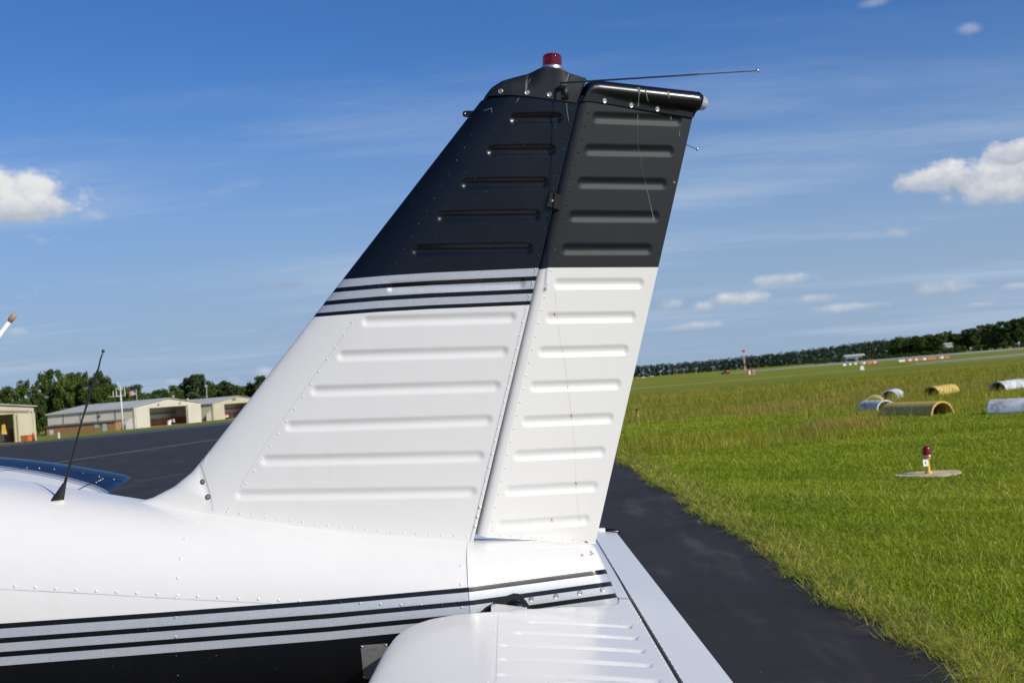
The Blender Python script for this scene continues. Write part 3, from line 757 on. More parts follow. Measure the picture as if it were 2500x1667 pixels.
# --- rudder
H1 = atY(1100 + 815 / 2.614, 100 + 430 / 2.614, YC); H0 = atY(1170, 1300, YC)
ek = (H1 - H0) / np.linalg.norm(H1 - H0); ec0 = np.array([ek[2], 0, -ek[0]]); DEL = rad(15.5)
ec = math.cos(DEL) * ec0 + math.sin(DEL) * np.array([0, 1., 0]); en = math.sin(DEL) * ec0 - math.cos(DEL) * np.array([0, 1., 0])
HALF = .026
def rp(px, py, off=0): return atplane(px, py, H0 + en * off, en)
BL, BR, TL, TR = rp(1187, 1310.5, HALF), rp(*O(1366.5, 1247.5)), rp(1100 + 885 / 2.614, 100 + 340 / 2.614, HALF), rp(*O(1594, 253))
BL = BL - en * HALF; TL = TL - en * HALF
nr, nc = 430, 130
tt_ = np.linspace(0, 1, nr)[:, None, None]; sq = np.linspace(0, 1, nc)[None, :, None]
P = (BL * (1 - sq) + BR * sq) * (1 - tt_) + (TL * (1 - sq) + TR * sq) * tt_
uu = (P - H0) @ ec; vv = (P - H0) @ ek
RB = [((1443.6, 287.5), (1671, 293)), ((1424, 366.6), (1651, 368)), ((1407, 446.6), (1633.7, 448)), ((1386, 528.5), (1616.5, 528.5)), ((1368, 609), (1598, 608)),
      ((1348.7, 693), (1577.7, 691.5)), ((1328.6, 776), (1558.5, 773)), ((1310, 859), (1540.6, 854.5)), ((1289.7, 943.7), (1522, 938)), ((1270.5, 1028.6), (1504, 1021)), ((1250.4, 1112), (1484, 1103)), ((1229.5, 1198), (1465.6, 1188)), ((1209.4, 1283), (1445.5, 1269.6))]
def r2(px, py): p = rp(px, py, .018) - H0; return (p @ ec, p @ ek)
rb = [(r2(*a), r2(*b)) for a, b in RB]
TH = HALF + (.0022 - HALF) * np.linspace(0, 1, nc)[None, :] ** .9
off = TH - bead_depth(uu, vv, rb, .0158, .0050)
near = P + en * off[:, :, None]
farP = (P - en * TH[:, :, None])[::12]
rows_n = near.reshape(-1, 3); rows_f = farP.reshape(-1, 3); nf = farP.shape[0]
nose = []; 
for i in range(0, nr, 6):
    pL = P[i, 0]
    for q in np.linspace(0, math.pi, 11): nose.append(pL + en * (HALF * math.cos(q)) - ec * (.027 * math.sin(q) ** .8))
nn = len(range(0, nr, 6)); VV = np.concatenate([rows_n, rows_f, np.array(nose)])
Fc = grid_faces(nr, nc) + grid_faces(nf, nc, nr * nc, True)
o3 = nr * nc + nf * nc
Fc += [f[::-1] for f in grid_faces(nn, 11, o3)]
# bottom rib and trailing edge
Fc.append(tuple(range(0, nc)) + tuple(nr * nc + k for k in range(nc - 1, -1, -1)))
def rud_pv(V):
    out = []
    for v in V:
        x, y = proj(v); yb = np.interp(x, [1250, 1323, 1339, 1605, 1700], [658, 657.5, 653.5, 652.5, 652.5]); out.append(np.clip(.5 + (y - yb) / 1000, 0, 1))
    return out
rud = mesh('rudder', VV, Fc, M_RUD, plane, True, rud_pv(VV))
rud.data.polygons[len(rud.data.polygons) - 1].use_smooth = False
z7 = lambda x, y: (650 + x / 2.24, 600 + y / 2.24)
rivet_row(rud, [([z4(877, 458), z4(660, 1385), z7(1555, 140), z7(1237, 1500)], 32), ([z7(1240, 1555), (1210, 1306), (1330, 1312), (1425, 1318)], 10)], r=.0033, h=.0015, m=M_RUD, pvf=rud_pv)
rivet_row(rud, [([z4(1426, 905), z4(1427, 906)], 1)], r=.004, h=.003, m=M_RUST, name='corroded_rivet')
# solid dark box that paints the shade inside the hinge notch
b = MB(); hp = rp(1364, 497, .006) - ec * .018
b.box(hp, (.036, .050, .038), ax=np.array([ec, en, ek])); b.build('hinge_notch_shade', M_GAP, rud)
b = MB(); b.lathe(rp(1356, 494, .02) - ec * .012, en, [(.004, 0), (.004, .012), (.0001, .013)], 10); b.build('hinge_bolt', M_ALU, rud, True)
# rudder tip (tail light housing)
z6 = lambda x, y: (1400 + x / 4.704, 160 + y / 4.704)
tpx = [(60, 420), (120, 260), (150, 205), (190, 180), (260, 174), (520, 202), (900, 246), (1200, 280), (1400, 302), (1425, 325)]
bpx = [(60, 432), (160, 432), (400, 462), (750, 517), (1100, 568), (1365, 607), (1385, 545), (1400, 530), (1430, 525)]
def r3(q): p = rp(*q) - H0; return p @ ec, p @ ek
ST = []
for q in np.linspace(0, 1, 90):
    xt = 60 + (1405 - 60) * q; xb = 60 + (1366 - 60) * q
    ST.append((xt, np.interp(xt, [p[0] for p in tpx], [p[1] for p in tpx]), xb, np.interp(xb, [p[0] for p in bpx[:6]], [p[1] for p in bpx[:6]]), q))
for k, (xt, yt, xb, yb) in enumerate(((1408, 304, 1384, 548), (1418, 310, 1398, 535), (1426, 322, 1410, 528), (1430, 335, 1418, 518))): ST.append((xt, yt, xb, yb, 1.0 + .001 * (k + 1)))
NC, NR = len(ST), 34; V = []
for (xt, yt, xb, yb, q) in ST:
    pt = rp(*z6(xt, yt)); pb = rp(*z6(xb, yb)); up_v = pt - pb; hgt = np.linalg.norm(up_v)
    q_ = min(q, 1); hw = .0285 + (.0262 - .0285) * q_; lowh = (.0285 + (.0050 - .0285) * q_ ** .9) if q <= 1 else .012
    rr_ = min(.0262, hgt * .5)
    for i in range(NR):
        a = i / (NR - 1) * 2 - 1; side = -1 if a < 0 else 1; e = (1 - abs(a)); e = e ** .8; z = hgt * e
        zc_ = hgt - rr_
        if z > zc_: w = hw * math.sqrt(max(0, 1 - ((z - zc_) / rr_) ** 2))
        else:
            f = np.clip((zc_ - z) / max(1e-4, zc_), 0, 1)
            w = hw * math.sqrt(max(0, 1 - (f * zc_ / .030) ** 2)) if f * zc_ < .026 else 0
            w = max(w, lowh + .0018)
        V.append(pb + up_v * e + en * (-side * max(w, .0005)))
Fc = grid_faces(NC, NR); Fc.append(tuple((NC - 1) * NR + i for i in range(NR))); Fc.append(tuple(range(NR))[::-1])
rtip = mesh('rudder_tip_fairing', V, Fc, M_BLACK, plane, True)
for p in ((357, 407), (663, 457), (963, 502)): screw(rtip, *z6(*p), .0066)
# tail light
ra = r3(z6(1415, 415)); ca = H0 + ec * (ra[0] - .002) + ek * ra[1]
rb_ = r3(z6(1500, 445)); cb = H0 + ec * rb_[0] + ek * rb_[1]; ad = (cb - ca) / np.linalg.norm(cb - ca)
b = MB(); b.lathe(ca, ad, [(.0255, -.004), (.0255, .003), (.0235, .0045), (.0235, .007), (.0215, .008), (.0218, .0115), (.020, .012), (.0001, .012)], 32); tl = b.build('tail_light_ring', M_BLACK, plane, True)
b = MB(); b.lathe(ca + ad * .009, ad, [(.0200, 0), (.0200, .008), (.0180, .0155), (.0140, .0205), (.008, .0240), (.0001, .0252)], 24); b.build('tail_light_lens', M_CLEAR, tl, True)
# droppings and scuffs on the rudder
for pts, w, tgt in (([z6(745, 258), z6(760, 330)], (.010, .003), rtip), ([z6(752, 330), z6(742, 505)], (.0016, .0032), rtip), ([z6(825, 282), z6(858, 415)], (.0035, .002), rtip),
                    ([z6(1085, 300), z6(1100, 380)], (.006, .0015), rtip), ([z6(738, 560), z6(735, 660)], (.0018, .003), rud), ([z6(735, 680), z6(738, 900), z4(1215, 790), z4(1270, 1000)], (.0006, .0004), rud),
                    ([z6(1115, 580), z6(1122, 625)], (.004, .003), rud), ([z6(1217, 745), z6(1218, 818)], (.0014, .0028), rud), ([z4(1240, 900), z4(1295, 1130), z4(1290, 1150)], (.0008, .003), rud)):
    ribbon(tgt, pts, w, 'dropping_streak', M_STAIN, .0007, 5)
ribbon(rud, [z7(1578, 250), z7(1600, 460), z7(1640, 680), z7(1668, 930), z7(1690, 1120), z7(1693, 1300), z7(1720, 1560)], .0008, 'dried_thread', mat('pale_brown_stain', (.66, .63, .55), .9, 0, .1, 40), .0004)
for p in ((1650, 778), (1669, 930), (1694, 1297), (1562, 1498), (1577, 375)): ribbon(rud, [z7(p[0] - 2, p[1] - 8), z7(p[0] + 2, p[1] + 8)], (.003, .0012), 'rust_spot', M_RUST, .0007, 3)
ribbon(rud, [(1428, 1321), (1436, 1325)], (.006, .003), 'rust_spot', M_RUST, .0007, 3)
for pts in (([z5(850, 540), z5(810, 620)]), ([z5(640, 880), z5(590, 960)]), ([z5(1495, 950), z5(1500, 1080), z5(1530, 1290)])):
    ribbon(tip if pts[0][1] < 236 else fin, pts, (.0022, .0012), 'paint_scratch', M_STAIN, .0006, 4)
# --- stabilator
INB = [(-.330, 2.60), (-.316, 2.80), (-.300, 2.865), (-.275, 2.905), (-.24, 2.935), (-.19, 2.955), (-.12, 2.962), (0, 2.975), (.1, 3.035), (.19, 3.090), (.208, 3.105), (.216, 3.130), (.222, YC)]
def inb(x): return float(np.interp(x, [p[0] for p in INB], [p[1] for p in INB]))
def gapx(y): return .2475 - .0065 * (y - 3.2) * .9
LEX = -.330; TM = .036
def st_plane(x, y): return .9165 - .055 * (x - .206) - .0082 * (y - 3.1)
def st_T(x):
    c = (x - LEX) / (.255 - LEX); c = np.clip(c, 0, 1)
    return TM * (math.sqrt(max(0, 1 - (1 - min(c / .38, 1)) ** 2)) * (1 - .72 * max(0, (c - .38) / .62) ** 1.4))
cols = np.concatenate([LEX + .10 * np.linspace(0, 1, 26) ** 2, np.linspace(-.226, .262, 110)])
SB = [(2.805, -.02), (2.672, -.05), (2.538, -.08), (2.405, -.08), (2.272, -.08), (2.139, -.08), (2.0, -.08), (1.87, -.08), (1.73, -.08)]
sbeads = [((x0, y0), (.224, y0)) for y0, x0 in SB]
def stab_half(sgn, NY):
    V = []; W_ = []
    for x in cols:
        yin = inb(x)
        for j in range(NY):
            q = j / (NY - 1); y = 1.62 + (yin - 1.62) * (1 - (1 - q) ** 1.02)
            xx = min(x, gapx(y))
            T_ = st_T(x); dist = max(0, yin - y)
            if x < -.05: T_ *= min(1, math.sqrt(1 - (1 - min(1, dist / .05)) ** 2)) * (1 - np.clip((x + .15) / .1, 0, 1)) + np.clip((x + .15) / .1, 0, 1)
            d = float(bead_depth(np.array(xx), np.array(y), sbeads, .018, .0060)) if x > -.1 else 0
            yw = y if sgn < 0 else 2 * YC - y
            V.append((xx, yw, st_plane(xx, yw) + T_ - d)); W_.append((xx, yw, st_plane(xx, yw) - T_ - .0015))
    return V, W_
NY = 210; V = []; Fc = []; nC = len(cols)
for sgn, ny in ((-1, NY), (1, 60)):
    a, c = stab_half(sgn, ny); o0 = len(V); V += a; o1 = len(V); V += c
    Fc += grid_faces(nC, ny, o0, sgn < 0); Fc += grid_faces(nC, ny, o1, sgn > 0)
    for j in range(ny - 1):                                     # rear face
        p = (nC - 1) * ny + j; Fc.append((o0 + p, o0 + p + 1, o1 + p + 1, o1 + p))
    for i in range(nC - 1):                                     # tip and root faces
        for e in (0, ny - 1): p = i * ny + e; Fc.append((o0 + p, o0 + p + ny, o1 + p + ny, o1 + p))
stab = mesh('stabilator', V, Fc, M_WHITE, plane, True)
# trim tab behind it
V = []; Fc = []
tx_ = [0, .08, .2, .4, .6, .8, 1.0]; tyy = [1.62, 2.0, 2.4, 2.8, 3.2, 3.6, 4.0, 4.4, 4.78]
def tab_te(y): return .352 - .0052 * (y - 3.2)
for up_ in (1, -1):
    for q in tx_:
        for y in tyy:
            g0 = gapx(y) + .0075; x = g0 + (tab_te(y) - g0) * q
            V.append((x, y, st_plane(x, y) + .002 + up_ * (.0115 * (1 - q) ** .9 + .0012)))
n_ = len(tyy); m_ = len(tx_)
Fc += grid_faces(m_, n_, 0, False) + grid_faces(m_, n_, m_ * n_, True)
for j in range(n_ - 1):
    for e in (0, m_ - 1): p = e * n_ + j; Fc.append((p, p + 1, m_ * n_ + p + 1, m_ * n_ + p))
for i in range(m_ - 1):
    for e in (0, n_ - 1): p = i * n_ + e; Fc.append((p, p + n_, m_ * n_ + p + n_, m_ * n_ + p))
tab = mesh('trim_tab', V, Fc, M_WHITE, plane)
# far and near stabilator tips
for sgn in (-1, 1):
    b = MB(); yt = YC + sgn * 1.6
    for (xa, xb, nm, mm) in ((-.31, .30, 'stabilator_tip', M_WHITE), (.30, .362, 'tip_end', M_BLACK)):
        b = MB(); pts = []; rs = []
        for q in np.linspace(0, 1, 24):
            x = xa + (xb - xa) * q; c = (x + .31) / .672; pts.append((x, yt, st_plane(x, yt) + .004)); rs.append(max(.002, .034 * math.sqrt(max(0, min(1, c * 6))) * (1 - .55 * c) * (1 if c < .9 else math.sqrt(max(0, 1 - ((c - .9) / .1) ** 2)))))
        b.tube(pts, rs, 16); b.build(nm, mm, plane, True)
# spar fairing bracket where the stabilator tube leaves the cone
b = MB(); z3 = zz_
quad = [z3(490, 650), z3(540, 640), z3(720, 655), z3(922, 682), z3(925, 712), z3(490, 716)]
bw = [atY(*p, 2.985) for p in quad]
b.prism(bw, (0, .035, 0)); b.build('spar_fairing', M_WHITE, plane)
b = MB(); hc = cast(cone, *z3(780, 600)); c_ = hc[0]
b.tube([c_ + [0, -.035, -.02], c_ + [0, .10, -.02]], .030, 20); b.build('stabilator_tube', M_BLACK, plane, True)
# rivets on the stabilator and tab
z3b = lambda x, y: (800 + x / 2.765, 1100 + y / 2.765)
zs = lambda x, y: (860 + x / 5.345, 1450 + y / 5.345)
rivet_row(stab, [([zz_(545, 720), zz_(530, 860), zz_(505, 1160), zz_(490, 1530), (1190, 1664)], 12), ([zz_(540, 735), zz_(665, 730), zz_(900, 733)], 4),
                 ([zz_(890, 745), zz_(610, 985)], 8), ([zz_(900, 742), zz_(1240, 752), zz_(1590, 775), zz_(1950, 805), zz_(2250, 830)], 9),
                 ([zs(660, 440), zs(830, 383), zs(1000, 345), zs(1190, 320), zs(1550, 300), zs(1850, 262)], 8),
                 ([(1400 + 370 / 3.76, 1250 + 680 / 3.76), (1400 + 600 / 3.76, 1250 + 960 / 3.76), (1400 + 690 / 3.76, 1250 + 1130 / 3.76), (1400 + 900 / 3.76, 1250 + 1500 / 3.76)], 26),
                 ([(1400 + 430 / 3.76, 1250 + 690 / 3.76), (1400 + 630 / 3.76, 1250 + 1000 / 3.76)], 14)], r=.0028, h=.0013)
rivet_row(tab, [([(1400 + 260 / 3.76, 1250 + 330 / 3.76), (1400 + 430 / 3.76, 1250 + 600 / 3.76), (1400 + 980 / 3.76, 1250 + 1510 / 3.76)], 30), ([(1400 + 640 / 3.76, 1250 + 870 / 3.76), (1400 + 990 / 3.76, 1250 + 995 / 3.76)], 5)], r=.0025, h=.0012)
ribbon(stab, [zz_(575, 725), zz_(550, 1500), (1208, 1666)], .0012, 'skin_lap', M_CREAM, .0004)
# --- black whip antenna on the deck
z8 = lambda x, y: (x / 6.533, 1100 + y / 6.533)
bh = cast(fus, *z8(905, 800))
base = bh[0]; yb = base[1]
w = MB(); pL, pR, pT = atY(*z8(792, 800), yb), atY(*z8(1020, 798), yb), atY(*z8(1035, 505), yb)
c0_ = (pL + pR) / 2; rx = np.linalg.norm(pR - pL) / 2
V = []; n = 20; hs = np.linspace(0, 1, 14)
dip = base[2] - c0_[2]
for q in hs:
    cc = c0_ * (1 - q) + pT * q; r_ = rx * (1 - q) + .0045 * q
    for k in range(n):
        a = 2 * math.pi * k / n; V.append((cc[0] + r_ * math.cos(a), cc[1] + r_ * .55 * math.sin(a), cc[2] - (.012 if q == 0 else 0)))
Fc = []
for i in range(len(hs) - 1):
    for k in range(n): Fc.append((i * n + k, i * n + (k + 1) % n, (i + 1) * n + (k + 1) % n, (i + 1) * n + k))
Fc.append(tuple((len(hs) - 1) * n + k for k in range(n)))
boot = mesh('whip_antenna_boot', V, Fc, M_RUBBER, plane, True)
sb = MB(); V = []
for k in range(28):
    a = 2 * math.pi * k / 28; V.append((c0_[0] + rx * 1.06 * math.cos(a), c0_[1] + rx * .62 * math.sin(a), c0_[2] + .0012 - .05 * math.cos(a) * 0))
sb.prism(V, (0, 0, -.012)); sb.build('boot_sealant', M_CREAM, boot)
zl = lambda x, y: (x / 2.851, 700 + y / 2.851)
wp = [atY(*q, yb) for q in (z8(1035, 520), zl(570, 930), zl(640, 710), zl(665, 620), zl(685, 570), zl(700, 500), zl(715, 462))]
w.tube(wp, [.0036, .0021, .0034, .0038, .0022, .0019, .0019], 10); w.build('whip_antenna_rod', M_RUBBER, boot, True)
w = MB(); e = atY(*zl(716, 458), yb); e2 = atY(*zl(721, 438), yb); w.tube([e, e + (e2 - e) * .4, e2], [.0036, .0038, .0030], 10); w.build('whip_antenna_cap', M_RUBBER, boot, True)
# seam line in front of the boot
ribbon(fus, [z8(640, 600), z8(720, 640), z8(850, 715)], .0016, 'deck_seam', M_SEAM, .0004)
# --- white swept antenna on the cabin roof
tipw = atY(*zl(92, 212), 3.2); neck = atY(*zl(68, 240), 3.2); d_ = (neck - tipw); d_ /= np.linalg.norm(d_)
lo = atY(*zl(0, 332), 3.2); dd = lo - neck; dd /= np.linalg.norm(dd); foot_ = neck + dd * .42
w = MB(); w.tube([foot_, neck], [.0085, .0058], 12); an = w.build('roof_antenna_mast', M_WHITE, plane, True)
w = MB(); w.tube([neck - dd * -.0, neck - dd * .012, neck - dd * .018, neck - dd * .023], [.0070, .0078, .0074, .005], 12); w.build('roof_antenna_cap', mat('tan_plastic', (.42, .26, .14), .5, 0, .2, 60), an, True)
# --- wings
def wing(sgn):
    V = []; pv = []; ysp = np.concatenate([np.linspace(.34, 4.3, 34), np.linspace(4.32, 4.62, 10)]); nc_ = 40
    for yo in ysp:
        c = 1.6; f = 1.0
        if yo > 4.32: e = (yo - 4.32) / .30; f = math.sqrt(max(0, 1 - .97 * e * e))
        xte = -2.44; z0 = 1.100 - .122 * (4.6 - yo)
        for k in range(2 * nc_):
            up_ = k < nc_; q = (k / (nc_ - 1)) if up_ else (1 - (k - nc_) / (nc_ - 1))
            q = q ** 1.5
            T_ = 5 * .15 * (.2969 * math.sqrt(q) - .126 * q - .3516 * q * q + .2843 * q ** 3 - .1036 * q ** 4) * c * f
            x = xte - c + c * q
            yend = 4.42 + .36 * math.sqrt(max(0, 1 - max(0, (q - .40) / .61) ** 2)); yw = .34 + (yo - .34) * (yend - .34) / 4.28; z0 = 1.115 - .122 * (4.42 - yw)
            V.append((x, YC + sgn * yw, z0 + (1 - q) * .12 + 1.15 * T_ * (1 if up_ else -.55))); pv.append(np.clip((yo - 2.6) / 4.0, 0, 1))
    R = 2 * nc_; Fc = []
    for i in range(len(ysp) - 1):
        for k in range(R): f_ = (i * R + k, i * R + (k + 1) % R, (i + 1) * R + (k + 1) % R, (i + 1) * R + k); Fc.append(f_ if sgn > 0 else f_[::-1])
    Fc.append(tuple((len(ysp) - 1) * R + k for k in range(R)))
    w_ = mesh('wing', V, Fc, M_WING, plane, True, pv)
    return w_
wr = wing(1); wing(-1)
# aileron hinge line, tip joint and screws on the far wing
zq = lambda x, y: (x / 6.533, 1100 + y / 6.533)
ribbon(wr, [zq(0, 325), zq(250, 292), zq(600, 285), zq(1100, 325), zq(1600, 405), zq(2190, 560)], .006, 'tip_joint', M_GAP, .001)
ribbon(wr, [zq(1640, 430), zq(1400, 545), zq(1175, 655)], .010, 'aileron_gap', M_GAP, .001)
ribbon(wr, [zq(1560, 500), zq(1900, 590), zq(2090, 640)], .004, 'aileron_bead', M_GAP, .001)
for p in ((430, 272), (625, 278), (865, 292), (1328, 355), (1583, 407), (1812, 452), (2040, 497), (1643, 445), (1607, 462), (1572, 481), (1535, 499), (1375, 545), (2090, 645)):
    h = cast(wr, *zq(*p))
    if h is not None: b = MB(); b.lathe(h[0], h[1], [(.0055, -.002), (.0055, .0015), (.0001, .002)], 10); b.build('screw', M_ALU, wr, True)
# --- landing gear
M_TYRE = mat('tyre', (.02, .02, .02), .8, 0, .2, 20)
for gx, gy, r_ in ((-3.1, YC - 1.55, .21), (-3.1, YC + 1.55, .21), (-5.5, YC, .19)):
    gr = gz(gy); b = MB(); b.tube([(gx, gy, gr + r_ + .03), (gx, gy, .66)], [.035, .05], 12); lg = b.build('gear_leg', M_WHITE, plane, True)
    b = MB(); b.lathe((gx, gy - .07, gr + r_ - .002), (0, 1, 0), [(.05, -.01), (.11, 0), (r_ * .9, 0), (r_, .03), (r_, .11), (r_ * .9, .14), (.11, .14), (.05, .15)], 28); b.build('wheel', M_TYRE, plane, True)

# ------------------------------------------------------------------ HANGARS
M_SIDING = mat('cream_siding', (.66, .61, .49), .6, 0, .06, .4)
M_SIDING2 = mat('tan_siding', (.58, .52, .36), .6, 0, .06, .4)
M_ROOF = mat('pale_metal_roof', (.58, .57, .52), .5, .2, .1, .3)
M_TRIM = mat('dark_trim', (.16, .15, .13), .7, 0, .2, 1)
M_BRICK = mat('orange_brick', (.36, .19, .085), .9, 0, .15, 1.5)
M_ORANGE = mat('rust_orange_liner', (.46, .17, .06), .8, 0, .2, .5)
M_LINER = mat('pale_liner', (.68, .67, .62), .8, 0, .1, .5)
M_REDST = mat('red_steel', (.20, .05, .03), .6, 0, .2, 1)
M_DOORB = mat('pale_blue_door', (.42, .50, .55), .6, 0, .1, 1)
M_GREYB = mat('grey_metal_box', (.45, .46, .45), .6, 0, .15, 1)
M_WHITEP = mat('white_paint', (.75, .74, .70), .5, 0, .08, 1)
M_REDP = mat('red_paint', (.42, .05, .03), .5, 0, .15, 1)
M_YELP = mat('yellow_paint', (.62, .38, .05), .6, 0, .15, 1)
M_ORP = mat('orange_paint', (.62, .16, .04), .6, 0, .15, 1)
M_DARK = mat('dark_machinery', (.03, .03, .032), .6, 0, .3, 1)
M_WIN = mat('dark_window', (.02, .025, .03), .1, 0, .1, 1)
FD = np.array([.3, 1.0, 0]); FD /= np.linalg.norm(FD); SD = np.array([-FD[1], FD[0], 0])
def along(P, px):
    """distance along the front from P to the image column px"""
    k = None; lo, hi = -80.0, 120.0
    f = lambda d: proj(np.array(P) + FD * d)[0] - px
    for _ in range(60):
        mid = (lo + hi) / 2
        if f(mid) > 0: hi = mid
        else: lo = mid
    return (lo + hi) / 2
def hangar(name, label, P, Wd, L, eave, rise, o0, o1, oh, m, parapet=False):
    P = np.array(P, float); root = empty(name, P, label, 'hangar', 'hangars beside the apron')
    w = lambda u, v, z: P + FD * u + SD * v + np.array([0, 0, z])
    T = .25
    def wall(nm, a, b, z1, mm=m):
        q = MB(); q.prism([w(*a, -.6), w(*b, -.6), w(*b, z1), w(*a, z1)], (SD * T if a[1] == b[1] and a[1] == 0 else (-SD * T if a[1] == b[1] else (FD * T if a[0] == 0 else -FD * T))))
        return q.build(nm, mm, root)
    sw = wall('side_wall', (0, .3), (0, L - .3), eave); wall('side_wall', (Wd, .3), (Wd, L - .3), eave)
    def gable(v, sgn):
        q = MB(); pk = eave + rise
        if v == 0:
            for a, b in ((0, o0), (o1, Wd)):
                za = eave + rise * (1 - abs(a - Wd / 2) / (Wd / 2)); zb = eave + rise * (1 - abs(b - Wd / 2) / (Wd / 2))
                q.prism([w(a, 0, -.6), w(b, 0, -.6), w(b, 0, zb), w(a, 0, za)], SD * T)
            za = eave + rise * (1 - abs(o0 - Wd / 2) / (Wd / 2)); zb = eave + rise * (1 - abs(o1 - Wd / 2) / (Wd / 2))
            top = [w(o1, 0, zb)] + ([w(Wd / 2, 0, pk)] if o0 < Wd / 2 < o1 else []) + [w(o0, 0, za)]
            q.prism([w(o0, 0, oh), w(o1, 0, oh)] + top, SD * T)
            return q.build('front_wall', m, root)
        q.prism([w(0, v, -.6), w(Wd, v, -.6), w(Wd, v, eave), w(Wd / 2, v, pk), w(0, v, eave)], -SD * T); return q.build('back_wall', M_LINER, root)
    fw_ = gable(0, 1); gable(L, -1)
    for a, b, nm in ((-.5, Wd / 2, 0), (Wd + .5, Wd / 2, 1)):
        q = MB(); za = eave - .5 * rise / (Wd / 2) * 1.0; zb = eave + rise
        q.prism([w(a, -.4, za + .06), w(b, -.4, zb + .06), w(b, L + .4, zb + .06), w(a, L + .4, za + .06)], (0, 0, .16)); rf = q.build('roof', M_ROOF, root)
        if nm == 0:
            q = MB(); q.prism([w(-.62, -.4, za - .12), w(-.42, -.4, za - .12), w(-.42, L + .4, za - .12), w(-.62, L + .4, za - .12)], (0, 0, .16)); q.build('gutter', m, rf)
    for k in range(1, 5):
        q = MB(); v = L * k / 5 + .4; q.box(w(-.08, v, eave / 2), (.14, .16, eave), math.atan2(FD[1], FD[0])); q.build('downspout', M_TRIM, root)
    q = MB(); q.box(w(.0, .0, eave / 2) - FD * .06 - SD * .06, (.3, .3, eave), math.atan2(FD[1], FD[0])); q.build('corner_trim', m, root)
    q = MB(); q.prism([w(.3, .3, -.02), w(Wd - .3, .3, -.02), w(Wd - .3, L - .3, -.02), w(.3, L - .3, -.02)], (0, 0, .06)); q.build('floor_slab', M_CONC, root)
    # inside: partition with pale liner and orange band, steel frames
    vi = min(L - 1.2, 8.5)
    q = MB(); q.prism([w(.4, vi, .05), w(Wd - .4, vi, .05), w(Wd - .4, vi, eave - .1), w(.4, vi, eave - .1)], SD * .12); q.build('partition_wall', M_LINER, root)
    q = MB(); q.prism([w(.4, vi - .12, .05), w(Wd - .4, vi - .12, .05), w(Wd - .4, vi - .12, 2.2), w(.4, vi - .12, 2.2)], SD * .1); q.build('liner_band', M_ORANGE, root)
    q = MB(); q.prism([w(.4, vi - .30, 3.6), w(Wd - .4, vi - .30, 3.6), w(Wd - .4, vi - .30, 3.9), w(.4, vi - .30, 3.9)], SD * .15); q.build('girt', M_REDST, root)
    q = MB(); q.prism([w(Wd - .4, .6, .05), w(Wd - .4, vi - .3, .05), w(Wd - .4, vi - .3, 2.2), w(Wd - .4, .6, 2.2)], -FD * .08); q.build('liner_band', M_ORANGE, root)
    u = o0 + (o1 - o0) * .42
    q = MB(); q.box(w(u, vi - .7, eave / 2), (.7, .5, eave - .2), math.atan2(FD[1], FD[0])); q.build('column', M_REDST, root)
    return root, w
B0 = G(330.5, 1045.8); oB = [along(B0, 364), along(B0, 458)]; WB = along(B0, 489.5)
hb, wB = hangar('aircraft_hangar', 'cream metal hangar with brick lean-to along its side', B0, WB, 28.9, 6.0, 1.9, oB[0], oB[1], 5.45, M_SIDING)
for u in (along(B0, 389), along(B0, 441)):
    q = MB(); q.box(wB(u, -.35, 6.35), (.35, .5, .3)); q.build('flood_lamp', M_TRIM, hb)
q = MB(); q.box(wB(WB - (WB - oB[1]) / 2, -.35, 2.9), (.30, WB - oB[1], 5.8), math.atan2(SD[1], SD[0])); q.build('sliding_door', M_SIDING, hb)
q = MB(); q.box(wB(oB[0] / 2, -.35, 2.85), (.30, oB[0] * .98, 5.7), math.atan2(SD[1], SD[0])); q.build('sliding_door', M_SIDING, hb)
q = MB(); q.box(wB(-.1, 11.5, 4.4), (.3, .9, .7), math.atan2(FD[1], FD[0])); q.build('wall_vent', M_TRIM, hb)
# wind wall sticking out at the front corner of the side
q = MB(); q.prism([wB(-2.6, 1.2, -.2), wB(0, 1.2, -.2), wB(0, 1.2, 3.0), wB(-2.6, 1.2, 1.9)], SD * .15); q.build('wing_screen', M_GREYB, hb)
# brick lean-to
q = MB(); q.prism([wB(-4.0, 3.6, -.5), wB(-.05, 3.6, -.5), wB(-.05, 26.5, -.5), wB(-4.0, 26.5, -.5)], (0, 0, 2.95)); an_ = q.build('brick_annex', M_BRICK, hb)
q = MB(); q.prism([wB(-4.4, 3.2, 2.45), wB(.0, 3.2, 2.75), wB(.0, 26.9, 2.75), wB(-4.4, 26.9, 2.45)], (0, 0, .22)); q.build('annex_roof', M_TRIM, an_)
q = MB(); q.box(wB(-4.06, 7.2, 1.05), (.12, 1.25, 2.1), math.atan2(FD[1], FD[0])); q.build('annex_door', M_DOORB, an_)
q = MB(); q.box(wB(-4.06, 9.8, 1.55), (.12, 1.3, 1.0), math.atan2(FD[1], FD[0])); q.build('annex_window', M_GREYB, an_)
C0 = G(521.7, 1025.7); WC = 36.0; oC = [along(C0, 547.5), 29.0]
hc_, wC = hangar('aircraft_hangar', 'tan metal hangar with a louvre high in its gable', C0, WC, 34.0, 6.1, 2.0, oC[0], oC[1], 5.5, M_SIDING2)
q = MB(); uu_ = along(C0, 573.5); q.box(wC(uu_, -.2, 7.15), (.2, 2.6, .75), math.atan2(SD[1], SD[0])); lv_ = q.build('gable_louvre', M_GREYB, hc_)
for k in range(4): q = MB(); q.box(wC(uu_, -.34, 6.88 + k * .18), (.12, 2.4, .05), math.atan2(SD[1], SD[0])); q.build('louvre_blade', M_TRIM, lv_)
q = MB(); q.prism([wC(-2.6, 1.2, -.2), wC(0, 1.2, -.2), wC(0, 1.2, 3.4), wC(-2.6, 1.2, 2.4)], SD * .15); q.build('wing_screen', M_GREYB, hc_)
